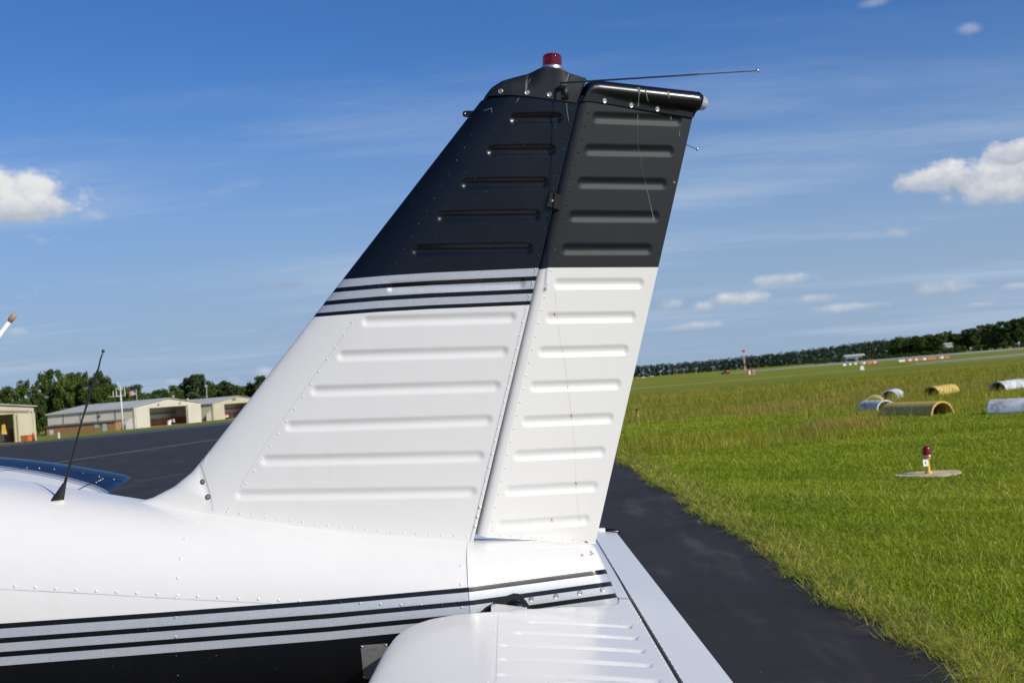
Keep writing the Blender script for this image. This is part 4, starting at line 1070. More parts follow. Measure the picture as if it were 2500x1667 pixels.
q = MB(); q.box(wC(oC[0] / 2, -.3, 2.95), (.25, oC[0] * .98, 5.9), math.atan2(SD[1], SD[0])); q.build('sliding_door', M_SIDING2, hc_)
A1 = G(87.4, 1074.5); WA = 27.0; A0_ = A1 - FD * WA; A0_[2] = gz(A1[1])
dA = along(A0_, 39)
ha, wA = hangar('aircraft_hangar', 'tan metal hangar with yellow banner inside, nearest the orange tool chest', A0_, WA, 18.0, 5.7, 1.0, 4.0, dA, 4.75, M_SIDING2)
q = MB(); q.box(wA((dA + WA) / 2, -.3, 2.35), (.25, WA - dA - .6, 4.7), math.atan2(SD[1], SD[0])); q.build('sliding_door', M_SIDING2, ha)
q = MB(); q.prism([wA(2, -.30, 6.0), wA(WA - 1.5, -.30, 5.0), wA(WA - 1.5, -.30, 5.14), wA(2, -.30, 6.14)], -SD * .1); q.build('rake_trim', M_TRIM, ha)
q = MB(); q.box(wA(WA - 1.0, -.3, 2.5), (.25, .12, 5.0), math.atan2(SD[1], SD[0])); q.build('downspout', M_TRIM, ha)
# grass verges by the hangars: strip of lawn between lane and buildings
def verge(px0, py0, px1, py1, depth):
    a = G(px0, py0); b = G(px1, py1); d = np.array([b[1] - a[1], -(b[0] - a[0]), 0]); d = -d / np.linalg.norm(d) * depth
    V = [(p[0], p[1], gz(p[1]) + .02) for p in (a, b, b + d, a + d)]
    return tag(mesh('verge', V, [(0, 1, 2, 3)], M_FIELD), kind='structure')
verge(88, 1078, 330, 1050, 60); verge(330, 1050, 545, 1027, 6)
# ------------------------------------------------------------------ things by the hangars
def box_thing(name, label, cat, px, py, size, m, extra=None, group=None, face=None):
    p = G(px, py) if not isinstance(px, np.ndarray) else px
    r = empty(name, p, label, cat, group); return r, p
rz = math.atan2(FD[1], FD[0])
def wheel(q, c, r, ax, w_=.2, mi=0): q.lathe(np.array(c) - np.array(ax) * w_ / 2, ax, [(.02, 0), (r * .9, 0), (r, w_ * .2), (r, w_ * .8), (r * .9, w_), (.02, w_)], 12, mi)
r, p = box_thing('tool_chest', 'orange tool chest standing by the tan hangar corner', 'tool chest', 65, 1079, 0, 0)
q = MB(); q.box(p + [0, 0, .55], (1.0, 1.3, .78), rz); q.build('cabinet', M_ORP, r)
q = MB(); q.box(p + [0, 0, .98], (1.06, 1.36, .10), rz); q.build('lid', M_REDP, r)
for a in (-.5, .5):
    q = MB(); wheel(q, p + FD * a + [0, 0, .1], .12, FD, .1); q.build('caster', M_DARK, r)
r, p = box_thing('fire_extinguisher_cart', 'small red wheeled extinguisher beside the orange tool chest', 'extinguisher', 82, 1076.5, 0, 0)
q = MB(); q.lathe(p + [0, 0, .12], (0, 0, 1), [(.02, 0), (.24, .02), (.24, .95), (.14, 1.1), (.05, 1.2), (.01, 1.22)], 14); q.build('cylinder', M_REDP, r, True)
q = MB(); wheel(q, p + [0, -.2, .18], .18, (1, 0, 0), .5); q.build('wheel', M_DARK, r)
r, p = box_thing('storage_cabinet', 'cream drawer cabinet in the doorway of the tan hangar', 'cabinet', 9, 1081, 0, 0)
q = MB(); q.box(p + [0, 0, 1.0], (1.6, 1.6, 2.0), rz); q.build('carcass', M_WHITEP, r)
for k in range(4): q = MB(); q.box(p - SD * -.0 + FD * 0 - np.array([0, 0, 0]) + (-SD) * .82 + [0, 0, .4 + k * .4], (.06, .9, .10), math.atan2(SD[1], SD[0])); q.build('drawer_slot', M_DARK, r)
r, p = box_thing('parked_airplane', 'white aircraft nose with yellow banner hung beside it inside the tan hangar', 'airplane', np.array(A0_ + FD * (dA - 6) + SD * 5 + [0, 0, .05]), 0, 0, 0)
q = MB(); q.tube([p + FD * 2.2 + [0, 0, 1.5], p + FD * 1.9 + [0, 0, 1.5], p + FD * .6 + [0, 0, 1.5], p - FD * 3 + [0, 0, 1.6]], [.15, .42, .62, .7], 14); q.build('cowling', M_WHITEP, r, True)
q = MB(); q.prism([p + SD * -4 + [0, 0, 1.0], p + SD * 4 + [0, 0, 1.0], p + SD * 4 - FD * 1.6 + [0, 0, 1.1], p - SD * 4 - FD * 1.6 + [0, 0, 1.1]], (0, 0, .2)); q.build('wing', M_WHITEP, r)
for a in (-1.2, 1.2):
    q = MB(); wheel(q, p + SD * a - FD * .6 + [0, 0, .25], .25, SD, .16); q.tube([p + SD * a - FD * .6 + [0, 0, .3], p + SD * a - FD * .6 + [0, 0, 1.0]], .05, 6); q.build('wheel', M_DARK, r)
r, p = box_thing('hanging_banner', 'bright yellow banner hanging in the hangar doorway', 'banner', np.array(A0_ + FD * (dA - 2.2) + SD * .9 + [0, 0, .05]), 0, 0, 0)
q = MB(); q.prism([p + [0, 0, 1.5], p + FD * 1.3 + [0, 0, 1.4], p + FD * .9 + [0, 0, 3.1], p + FD * .2 + [0, 0, 3.0]], SD * .06); q.build('cloth', M_YELP, r)
q = MB(); q.tube([p - FD * .1 + [0, 0, 0], p - FD * .1 + [0, 0, 3.2], p + FD * 1.2 + [0, 0, 3.2]], .03, 6); q.build('stand', M_DARK, r)
r, p = box_thing('fire_hydrant', 'white fire hydrant on the grass verge', 'hydrant', 144, 1069, 0, 0)
q = MB(); q.lathe(p, (0, 0, 1), [(.24, 0), (.24, .08), (.15, .1), (.15, .72), (.2, .74), (.2, .8), (.13, .95), (.05, 1.02), (.01, 1.04)], 14); q.build('barrel', M_WHITEP, r, True)
for d in ((1, 0, 0), (-1, 0, 0), (0, -1, 0)): q = MB(); q.tube([p + [0, 0, .55], p + np.array(d) * .28 + [0, 0, .55]], .085, 10); q.build('nozzle', M_WHITEP, r)
r, p = box_thing('electrical_box', 'pale grey electrical cabinet by the end of the brick lean-to', 'electrical box', 126, 1063, 0, 0)
q = MB(); q.box(p + [0, 0, .95], (1.0, .5, 1.2)); q.build('cabinet', M_GREYB, r)
q = MB(); q.box(p + [0, 0, .18], (.25, .25, .4)); q.build('post', M_GREYB, r)
r, p = box_thing('condenser_unit', 'grey air conditioning unit at the foot of the radio mast', 'air conditioner', 291, 1048, 0, 0)
q = MB(); q.box(p + [0, 0, .75], (1.4, 1.0, 1.5)); q.build('casing', M_GREYB, r)
q = MB(); q.lathe(p + [0, -.51, .8], (0, -1, 0), [(.5, 0), (.5, .04), (.4, .05), (.02, .05)], 18); q.build('fan_grille', M_DARK, r)
r, p = box_thing('fuel_cart', 'red fuel cart at the cream hangar door pocket', 'cart', 489, 1028.5, 0, 0)
q = MB(); q.box(p + [0, 0, .9], (1.2, 1.0, 1.2)); q.box(p + [.3, 0, 1.8], (.5, .6, .7)); q.build('tank', M_REDP, r)
for a in (-.5, .5): q = MB(); wheel(q, p + [a, -.5, .28], .28, (0, 1, 0), .2); q.build('wheel', M_DARK, r)
# inside the cream hangar
def floor_pt(Wf, u, v): q = Wf(u, v, 0.05); return q
r, p = box_thing('white_drum', 'white drum standing in the cream hangar opening', 'drum', floor_pt(wB, oB[0] + (oB[1] - oB[0]) * .60, 1.2), 0, 0, 0)
q = MB(); q.lathe(p, (0, 0, 1), [(.02, 0), (.55, .01), (.57, .06), (.55, .1), (.55, 1.2), (.57, 1.24), (.55, 1.3), (.02, 1.31)], 16); q.build('barrel', M_WHITEP, r, True)
r, p = box_thing('work_cart', 'cluttered work cart with white cans in the cream hangar', 'cart', floor_pt(wB, oB[0] + (oB[1] - oB[0]) * .70, 1.4), 0, 0, 0)
q = MB(); q.box(p + [0, 0, .8], (2.2, 1.1, .12), rz); q.build('tray', M_GREYB, r)
for a in (-1, 1): q = MB(); q.box(p + FD * a + [0, 0, .4], (.1, 1.0, .8), rz); q.build('leg', M_DARK, r)
for a, h_, mm in ((-.7, .7, M_WHITEP), (-.1, .45, M_DARK), (.5, .5, M_ORP), (.9, .8, M_WHITEP)): q = MB(); q.lathe(p + FD * a + [0, 0, .86], (0, 0, 1), [(.02, 0), (.22, 0), (.22, h_), (.02, h_ + .04)], 10); q.build('can', mm, r)
def car(name, label, cat, p, L, head, body_m, group=None, pickup=False, load=None):
    h_ = np.array([math.cos(head), math.sin(head), 0]); s_ = np.array([-h_[1], h_[0], 0]); r = empty(name, p, label, cat, group); Wd = .42 * L
    prof_ = [(-.5, .11), (-.5, .24), (-.47, .26), (-.1, .27), (-.06, .40), (.10, .41), (.20, .28), (.48, .24), (.5, .18), (.5, .11)] if pickup else [(-.5, .10), (-.5, .22), (-.42, .25), (-.30, .36), (.02, .37), (.18, .25), (.46, .21), (.5, .17), (.5, .10)]
    q = MB(); q.prism([p + h_ * (a * L) + [0, 0, b * L] - s_ * Wd / 2 for a, b in prof_], s_ * Wd); q.build('body', body_m, r)
    wn = [(-.04, .29), (-.035, .385), (.085, .39), (.165, .29)] if pickup else [(-.34, .26), (-.27, .345), (.0, .35), (.12, .26)]
    for sg in (-1, 1): q = MB(); q.prism([p + h_ * (a * L) + [0, 0, b * L] + s_ * sg * (Wd / 2 - .01) for a, b in wn], s_ * sg * .03); q.build('side_window', M_WIN, r)
    for a in (-.31, .31):
        for sg in (-1, 1): q = MB(); wheel(q, p + h_ * (a * L) + s_ * sg * (Wd / 2 - .08) + [0, 0, .085 * L], .085 * L, s_, .22); q.build('wheel', M_DARK, r)
    for sg in (-1, 1): q = MB(); q.box(p + h_ * (.495 * L) + s_ * sg * Wd * .36 + [0, 0, .19 * L], (.1, .3, .14), head); q.build('headlight', M_WHITEP, r)
    if load:
        q = MB(); q.box(p - h_ * (.30 * L) + [0, 0, .34 * L], (.36 * L, Wd * .8, .16 * L), head); q.build('load', load, r)
    return r
car('parked_car', 'dark car parked inside the cream hangar', 'car', wB(oB[0] + (oB[1] - oB[0]) * .14, 5, .05), 4.4, rz + .3, M_DARK)
def tractor(p, label, m, head, sc=1):
    h_ = np.array([math.cos(head), math.sin(head), 0]); s_ = np.array([-h_[1], h_[0], 0]); r = empty('tractor', p, label, 'tractor')
    q = MB(); q.box(p + h_ * .7 * sc + [0, 0, 1.0 * sc], (1.6 * sc, .8 * sc, .8 * sc), head); q.build('hood', m, r)
    q = MB(); q.box(p - h_ * .6 * sc + [0, 0, .85 * sc], (1.2 * sc, 1.2 * sc, .35 * sc), head); q.box(p - h_ * .75 * sc + [0, 0, 1.3 * sc], (.25 * sc, .7 * sc, .7 * sc), head); q.build('seat_deck', m, r)
    for a, rr2 in ((-.7, .62), (1.1, .36)):
        for sg in (-1, 1): q = MB(); wheel(q, p + h_ * a * sc + s_ * sg * .65 * sc + [0, 0, rr2 * sc], rr2 * sc, s_, .3 * sc); q.build('wheel', M_DARK, r)
    q = MB(); q.tube([p - h_ * 1.0 * sc - s_ * .5 * sc + [0, 0, 1.0 * sc], p - h_ * 1.0 * sc - s_ * .5 * sc + [0, 0, 2.3 * sc], p - h_ * 1.0 * sc + s_ * .5 * sc + [0, 0, 2.3 * sc], p - h_ * 1.0 * sc + s_ * .5 * sc + [0, 0, 1.0 * sc]], .05 * sc, 6); q.build('roll_bar', m, r)
    return r
tractor(wC(along(C0, 572), 2.5, .05), 'red tractor parked inside the tan hangar with the louvre', M_REDP, rz + 2.6, 1.35)
tractor(wC(along(C0, 553), .6, .05), 'small white garden tractor in the hangar doorway', M_WHITEP, rz - 1.2, .9)
# radio mast and flagpole
p = G(300.6, 1049); mroot = empty('radio_mast', p, 'white radio mast with whip antennas in front of the brick lean-to', 'mast')
top_ = atY(293.4, 943, p[1]); q = MB(); q.tube([p, p + (top_ - p) * .55, top_], [.28, .22, .10], 10); q.build('pole', M_WHITEP, mroot, True)
zA = lambda x, y: atY(x / 6.271, 860 + y / 6.271, p[1])
for a, b in (((1778, 668), (1920, 662)), ((1805, 568), (1878, 566)), ((1650, 680), (1850, 672))):
    q = MB(); q.tube([zA(*a), zA(*b)], .07, 6); q.build('cross_arm', M_WHITEP, mroot)
for a, b in (((1785, 672), (1777, 543)), ((1915, 666), (1903, 530)), ((1808, 570), (1802, 440)), ((1875, 568), (1872, 540)), ((1734, 668), (1732, 590))):
    q = MB(); q.tube([zA(*a), zA(*b)], [.11, .07], 6); q.build('antenna', M_WHITEP, mroot)
y_ = 410.0; fp = atY(335.5, 1010, y_); fp[2] = gz(y_); ft = atY(332.6, 949, y_)
fl = empty('flagpole', fp, 'grey flagpole with a striped flag behind the cream hangar', 'flagpole')
q = MB(); q.tube([fp, ft], [.16, .08], 8); q.build('pole', M_GREYB, fl, True)
M_FR, M_FB = mat('flag_red', (.50, .06, .06), .8, 0, .1, 1), mat('flag_blue', (.05, .07, .22), .8, 0, .1, 1)
flagroot = empty('flag', ft - [0, 0, 1.9], 'red and white striped flag drooping from the flagpole', 'flag')
for k in range(13):
    pts = []
    for x in np.linspace(0, 2.4, 7): pts.append((ft[0] - .08 - x, ft[1] + .12 * math.sin(x * 3), ft[2] - .15 - x * .28 - .06 * math.sin(x * 2.2)))
    V = [np.array(v) - [0, 0, k * .125] for v in pts]; V += [v - [0, 0, .125] for v in V]
    n = len(pts); V = V + [v + [0, .02, 0] for v in V]
    Fc = [(i, i + 1, n + i + 1, n + i) for i in range(n - 1)] + [(2 * n + i, 3 * n + i, 3 * n + i + 1, 2 * n + i + 1) for i in range(n - 1)]
    mesh('stripe', V, Fc, M_FR if k % 2 == 0 else M_WHITEP, flagroot)
V = [(ft[0] - .08 - x, ft[1] - .02, ft[2] - .15 - x * .28 - d) for x in (0, .95) for d in (0, .87)]; mesh('canton', V, [(0, 1, 3, 2)], M_FB, flagroot)
for k, (px, py) in enumerate(((408, 975), (424.5, 965), (505.5, 940), (460, 972))):
    yq = 418.0 if k < 2 else 470.0; b_p = atY(px, 1000, yq); b_p[2] = gz(yq); t_p = atY(px - 1.5, py, yq)
    r = empty('utility_pole', b_p, 'thin grey pole rising behind the hangar roofs', 'pole', 'poles behind the hangars'); q = MB(); q.tube([b_p, t_p], [.16, .09], 8); q.build('shaft', M_GREYB, r, True)
    q = MB(); q.box(t_p - [0, 0, .3], (.9, .12, .5)); q.build('pole_head', M_GREYB, r)
# ------------------------------------------------------------------ TREES
def leaf_mat(name, lo, mid, hi):
    m, t, b = base_mat(name); oi = node(t, 'ShaderNodeObjectInfo'); tc = node(t, 'ShaderNodeTexCoord'); at = node(t, 'ShaderNodeAttribute'); at.attribute_name = 'pv'
    n = noise(t, tc.outputs['Object'], 5, 3)
    f = mth(t, 'ADD', mth(t, 'MULTIPLY', at.outputs['Fac'], .55), mth(t, 'MULTIPLY', mth(t, 'ADD', n, oi.outputs['Random']), .22))
    c = ramp(t, f, [(.15, lo), (.5, mid), (.85, hi)]); t.links.new(c, b.inputs['Base Color']); b.inputs['Roughness'].default_value = .65; b.inputs['Specular IOR Level'].default_value = .25
    tr = node(t, 'ShaderNodeBsdfTranslucent'); t.links.new(c, tr.inputs[0]); mx = node(t, 'ShaderNodeMixShader'); mx.inputs[0].default_value = .2
    t.links.new(b.outputs[0], mx.inputs[1]); t.links.new(tr.outputs[0], mx.inputs[2]); t.links.new(mx.outputs[0], t.nodes['Material Output'].inputs['Surface'])
    return m
M_LEAF = leaf_mat('tree_foliage', (.030, .060, .008), (.068, .110, .014), (.125, .160, .024))
M_PINE = leaf_mat('far_foliage', (.024, .050, .020), (.044, .078, .028), (.075, .108, .034))
M_BARK = mat('bark', (.10, .075, .05), .95, 0, .3, 8)
def leaves(cent, n_each, spread, size, rng, zsq=.8):
    C_ = np.repeat(np.array(cent), n_each, axis=0); n = len(C_)
    d = rng.normal(0, 1, (n, 3)); d /= np.linalg.norm(d, axis=1)[:, None]; rad_ = np.repeat(np.asarray(spread), n_each)[:, None] if hasattr(spread, '__len__') else spread
    P = C_ + d * rad_ * (rng.uniform(.45, 1, n)[:, None] ** .6) * np.array([1, 1, zsq])
    nn_ = d + rng.normal(0, .7, (n, 3)); nn_ /= np.linalg.norm(nn_, axis=1)[:, None]
    a = np.cross(nn_, rng.normal(0, 1, (n, 3))); a /= np.linalg.norm(a, axis=1)[:, None]; b = np.cross(nn_, a); sz = size * rng.uniform(.6, 1.3, n)[:, None]
    V = np.stack([P - a * sz * .5, P - b * sz * .33, P + a * sz * .6, P + b * sz * .33], 1)
    return V, np.repeat(rng.uniform(0, 1, n), 4)
def leaf_mesh(name, V, val):
    n = len(V); me = bpy.data.meshes.new(name); me.vertices.add(n * 4); me.vertices.foreach_set('co', V.reshape(-1).astype(np.float32))
    me.loops.add(n * 4); me.loops.foreach_set('vertex_index', np.arange(n * 4, dtype=np.int32)); me.polygons.add(n); me.polygons.foreach_set('loop_start', (np.arange(n) * 4).astype(np.int32))
    at = me.attributes.new('pv', 'FLOAT', 'POINT'); at.data.foreach_set('value', val.astype(np.float32)); me.update(calc_edges=True); me.validate(); return me
TREES = []
def tree_proto(seed, kind):
    rng = np.random.default_rng(seed); cent = []; sp = []
    if kind == 'broad':
        for _ in range(80):
            th = rng.uniform(0, 2 * math.pi); z = rng.uniform(.14, .96); w = .30 * math.sqrt(max(0, 1 - ((z - .55) / .46) ** 2)) * rng.uniform(.35, 1.0); cent.append((w * math.cos(th), w * math.sin(th), z)); sp.append(rng.uniform(.055, .10))
    elif kind == 'pine':
        for _ in range(56):
            z = rng.uniform(.22, .97); w = (.06 + .20 * (1 - z) ** .7) * rng.uniform(.3, 1); th = rng.uniform(0, 2 * math.pi); cent.append((w * math.cos(th), w * math.sin(th), z)); sp.append(rng.uniform(.045, .075))
    else:
        for _ in range(26):
            th = rng.uniform(0, 2 * math.pi); z = rng.uniform(.1, .85); w = .55 * math.sqrt(max(0, 1 - (z / 1.0) ** 2)) * rng.uniform(.2, 1); cent.append((w * math.cos(th), w * math.sin(th), z)); sp.append(rng.uniform(.12, .2))
    V, val = leaves(cent, 58, np.array(sp), .047 if kind != 'bush' else .085, rng)
    cm = leaf_mesh('crown', V, val); q = MB()
    if kind != 'bush':
        q.tube([(0, 0, -.02), (.01, 0, .2), (-.01, .01, .5), (0, 0, .8)], [.022, .017, .011, .004], 8)
        for k in range(7):
            c = cent[k * 3]; z0_ = max(.18, c[2] - .22); q.tube([(0, 0, z0_), (c[0] * .5, c[1] * .5, (z0_ + c[2]) / 2 + .02), (c[0], c[1], c[2])], [.008, .006, .003], 5)
    else:
        for k in range(5): c = cent[k]; q.tube([(0, 0, -.02), (c[0] * .6, c[1] * .6, c[2] * .5), c], [.03, .02, .01], 5)
    tm = bpy.data.meshes.new('trunk'); tm.from_pydata([tuple(v) for v in q.V], [], q.F); tm.update()
    return cm, tm
PROTO = {('broad', i): tree_proto(20 + i, 'broad') for i in range(4)}
PROTO.update({('pine', i): tree_proto(40 + i, 'pine') for i in range(2)}); PROTO.update({('bush', i): tree_proto(60 + i, 'bush') for i in range(2)})
for (k, i), (c, tq) in PROTO.items(): tq.materials.append(M_BARK)
for (k, i), (c, tq) in PROTO.items(): c.materials.append(M_LEAF if k != 'pine' else M_PINE)
def tree(kind, px, top, depth, widthpx, label, group, name=None):
    x = colx(px, depth); z0 = gz(depth); zt = atY(px, top, depth)[2]; h_ = max(1.0, zt - z0)
    r = empty(name or ('pine_tree' if kind == 'pine' else ('shrub' if kind == 'bush' else 'broadleaf_tree')), (x, depth, z0), label, 'shrub' if kind == 'bush' else 'tree', group)
    wm = widthpx * depth / F; base_w = {'broad': .68, 'pine': .40, 'bush': 1.2}[kind]
    r.scale = (wm / base_w, wm / base_w, h_); r.rotation_euler[2] = random.uniform(0, 6.28)
    cm, tm = PROTO[(kind, random.randrange(4 if kind == 'broad' else 2))]
    for nm, me in (('crown', cm), ('trunk', tm)):
        o = bpy.data.objects.new(nm, me); COL.objects.link(o); o.parent = r
    return r
LT = [(4, 948, 400, 62), (30, 944, 395, 52), (64, 929, 400, 50), (92, 944, 385, 46), (113, 910, 400, 48), (136, 903, 405, 58), (158, 916, 395, 52), (184, 911, 410, 56), (207, 909, 402, 52), (247, 908, 408, 54),
      (228, 922, 395, 50), (266, 918, 400, 44), (283, 937, 420, 46), (306, 944, 440, 46), (334, 940, 450, 52), (360, 958, 470, 48), (395, 949, 470, 60), (430, 941, 480, 52), (452, 935, 490, 46), (510, 931, 490, 44), (532, 938, 500, 44),
      (575, 941, 500, 46), (600, 944, 500, 46), (620, 932, 500, 44), (643, 918, 495, 48), (672, 915, 495, 50), (700, 910, 495, 50), (-30, 945, 400, 56), (-70, 940, 400, 60)]
for k, (px, tp, dp, w_) in enumerate(LT):
    where = 'behind the tan hangar with the yellow banner' if px < 95 else ('behind the brick end of the cream hangar' if px < 230 else ('behind the radio mast' if px < 320 else ('close to the flagpole' if px < 375 else ('behind the cream hangar gable' if px < 500 else 'behind the tan hangar with the louvre'))))
    tree('broad', px, tp, dp, w_ * 1.15, 'tall leafy green tree ' + where, 'tall trees ' + where)
for px, tp, dp, w_ in ((468, 921, 490, 44), (487, 913, 485, 52), (556, 927, 495, 40)):
    tree('pine', px, tp, dp, w_ * 1.3, 'dark pine standing taller than the trees behind the hangars', 'pines behind the hangars')
def wh_(px): return 'behind the tan hangar with the yellow banner' if px < 95 else ('behind the brick end of the cream hangar' if px < 230 else ('behind the radio mast' if px < 375 else 'behind the cream hangar gable'))
# lower filling trees behind the roofs
for k in range(34):
    px = -40 + k * 22 + random.uniform(-6, 6); ln0 = 1045.1 - .083 * px
    tree('broad', px, ln0 - random.uniform(58, 76) if px < 330 else ln0 - random.uniform(42, 54), random.uniform(370, 392) if px < 100 else (random.uniform(415, 470) if px < 440 else random.uniform(500, 530)), random.uniform(40, 54), 'low leafy tree under the tall ones ' + wh_(px), 'low trees ' + wh_(px))
# right: nearer wood, trees one can tell apart
sk = [(2180, 826), (2242, 819.6), (2289, 816), (2319, 810), (2347, 808), (2382, 796), (2410, 797), (2441, 787), (2483, 774), (2520, 768), (2600, 770)]
px = 2186
while px < 2585:
    dp = np.interp(px, [2180, 2500], [1150, 860]); tp = np.interp(px, [a for a, b in sk], [b for a, b in sk]) + random.uniform(-3, 7)
    kd = 'broad' if random.random() < .75 else 'pine'; wr_ = 'between the grey building and the white house' if px < 2275 else ('close around the white house' if px < 2355 else 'in the tall wood past the white house')
    lb_ = ('round dark leafy tree ' if kd == 'broad' else 'narrow dark pine ') + wr_
    tree(kd, px, tp, dp + random.uniform(-25, 25), random.uniform(34, 48), lb_, lb_ + ' group')
    px += random.uniform(8, 12.5)
def bw_(px): return 'near the grey building' if px < 2130 else ('behind the nearer line of barricades' if px < 2300 else 'below the tall wood past the white house')
for px in np.arange(2000, 2560, 17):
    dp = np.interp(px, [2000, 2560], [1050, 780]); hz = 1045.1 - .083 * px
    tree('bush', px + random.uniform(-6, 6), hz - random.uniform(-2, 5) - max(0, (px - 2250) * .02), dp, random.uniform(16, 26), 'low scrubby bush ' + bw_(px), 'bushes ' + bw_(px))
# far wood: one mass
rng = np.random.default_rng(5); cent = []; sp = []
for px in np.concatenate([np.arange(690, 1530, 7.5), np.arange(1530, 2290, 4.2)]):
    for row in range(2):
        dp = np.interp(px, [690, 1000, 1530, 1950, 2200, 2290], [900, 1500, 1950, 1500, 1180, 1100]) + row * 60; tpx = np.interp(px, [690, 1000, 1530, 1750, 1950, 2067, 2184, 2290], [935, 933, 894.5, 878, 856, 841, 826, 817]) + rng.uniform(-1.5, 4)
        x = colx(px + rng.uniform(-2, 2), dp); zt = atY(px, tpx, dp)[2]; z0 = gz(dp)
        for k in range(9):
            z = z0 + (zt - z0) * (.04 + .92 * (k + rng.uniform(0, 1)) / 9); cent.append((x + rng.uniform(-3.2, 3.2) * (1.15 - .6 * k / 9), dp + rng.uniform(-3, 3), z)); sp.append(rng.uniform(1.4, 2.6))
V, val = leaves(cent, 26, np.array(sp) * 1.15, 1.35, rng)
fo = link('far_wood', leaf_mesh('far_wood', V, val), M_PINE); tag(fo, 'long dark wood along the far side of the airfield', 'wood', kind='stuff')
# ------------------------------------------------------------------ AIRFIELD THINGS ON THE RIGHT
# half-round pipe shelters
def pipe_mat(name, c, dirt, amt):
    m, t, b = base_mat(name); tc = node(t, 'ShaderNodeTexCoord'); n = noise(t, tc.outputs['Object'], 3.2, 5, .65); n2 = noise(t, tc.outputs['Object'], 11, 4, .6)
    f = smooth(t, mth(t, 'ADD', mth(t, 'MULTIPLY', n, .65), mth(t, 'MULTIPLY', n2, .35)), .55 - amt * .2, .68)
    t.links.new(mixc(t, mth(t, 'MULTIPLY', f, amt), c and node_rgb(t, c), dirt), b.inputs['Base Color']); b.inputs['Roughness'].default_value = .7; bump(t, b, n2, .3, .02); return m
def node_rgb(t, c): n = node(t, 'ShaderNodeRGB'); n.outputs[0].default_value = (*c, 1); return n.outputs[0]
M_PY = pipe_mat('yellow_pipe_paint', (.60, .43, .10), (.30, .22, .08), .5); M_PW = pipe_mat('white_pipe_paint', (.66, .68, .70), (.10, .13, .16), .75)
def half_pipe(label, e0, e1, R, m):
    e0 = np.array(e0, float); e1 = np.array(e1, float); e0[2] = gz(e0[1]) - .02; e1[2] = gz(e1[1]) - .02
    ax = e1 - e0; L = np.linalg.norm(ax); ax /= L; sd = np.array([ax[1], -ax[0], 0]); r = empty('half_pipe', (e0 + e1) / 2, label, 'pipe', 'half pipes lying in the field')
    n = 22; V = []; t_ = .045
    for q_ in (0, .03, L - .03, L):
        for rr2 in (R + (.02 if q_ in (0, .03) and False else 0), R - t_):
            for k in range(n): a = math.pi * k / (n - 1); V.append(e0 + ax * q_ + sd * rr2 * math.cos(a) + np.array([0, 0, rr2 * math.sin(a)]))
    st_ = 2 * n; Fc = []
    for i in range(3):
        for k in range(n - 1):
            a = i * st_ + k; Fc.append((a, a + 1, a + st_ + 1, a + st_)); b = a + n; Fc.append((b + st_, b + st_ + 1, b + 1, b))
    for k in range(n - 1): Fc.append((k, n + k, n + k + 1, k + 1)); o = 3 * st_; Fc.append((o + k + 1, o + n + k + 1, o + n + k, o + k))
    for i in range(3):
        for k in (0, n - 1): a = i * st_ + k; Fc.append((a, a + st_, a + st_ + n, a + n))
    sh = mesh('shell', V, Fc, m, r, True); sh.data.polygons.foreach_set('use_smooth', [i < 6 * (n - 1) for i in range(len(sh.data.polygons))])
    return r
gp = lambda x, y: G(x, y)
a = gp(2302, 1010.5); half_pipe('yellow half pipe with its open end turned to the taxiway light', a, a + [-.72, 2.1, 0], .36, M_PY)
a = gp(2164, 1001.5); half_pipe('short bluish white half pipe abutting the yellow one', a, a + [-.30, 1.1, 0], .34, M_PW)
a = gp(2134, 991); half_pipe('short yellow half pipe mostly hidden behind the bluish white one', a, a + [.50, 1.6, 0], .36, M_PY)
a = gp(2170, 973); half_pipe('stained white half pipe opening beside the hidden yellow one', a, a + [.80, 1.7, 0], .36, M_PW)
a = gp(2273, 964.5); half_pipe('bright yellow half pipe alone behind the others', a, a + [1.42, 1.7, 0], .36, M_PY)
a = gp(2434, 952.5); half_pipe('white half pipe behind the yellow lone one, opening at its end', a, a + [1.6, 1.6, 0], .36, M_PW)
a = gp(2420, 1009); half_pipe('white half pipe with black scuffs on its flank', a, a + [1.9, -1.5, 0], .36, M_PW)
# taxiway / obstruction lights
def edge_light(px, py, label, tagpanel=True):
    p = G(px, py); r = empty('taxiway_light', p, label, 'light', 'red lights along the taxiway'); s_ = 1.0
    if tagpanel:
        q = MB(); V = []; n = 26
        for k in range(n): a = 2 * math.pi * k / n; rr2 = .41 * (1 + .05 * math.sin(3 * a)); V.append(p + [rr2 * math.cos(a), rr2 * .9 * math.sin(a), -.06])
        q.prism(V, (0, 0, .085)); q.build('concrete_pad', mat('sandy_concrete', (.56, .43, .29), .9, 0, .3, 9), r)
    q = MB(); q.lathe(p, (0, 0, 1), [(.045, .02), (.045, .045), (.024, .06), (.022, .19), (.03, .20), (.045, .238), (.045, .246), (.005, .248)], 16); q.build('stem', M_YELP, r, True)
    q = MB(); q.lathe(p + [0, 0, .068], (0, 0, 1), [(.030, .176), (.060, .178), (.060, .190), (.03, .194)], 20); q.build('collar', M_ALU, r, True)
    q = MB(); q.lathe(p + [0, 0, .068], (0, 0, 1), [(.054, .188), (.055, .205), (.052, .209), (.055, .213), (.055, .24), (.052, .244), (.054, .249), (.051, .275), (.042, .295), (.024, .308), (.001, .312)], 20); q.build('red_globe', M_REDDULL, r, True)
    if tagpanel:
        q = MB(); q.box(p + [-.040, -.035, .165], (.075, .006, .085), .25); tg = q.build('number_tag', M_WHITEP, r)
        q = MB(); q.box(p + [-.040, -.040, .165], (.012, .003, .030), .25); q.build('numeral', M_DARK, tg)
edge_light(2268, 1160, 'red globe light on yellow stem set in a round concrete pad')
edge_light(1558, 1018, 'small red light standing far down the asphalt edge', False)
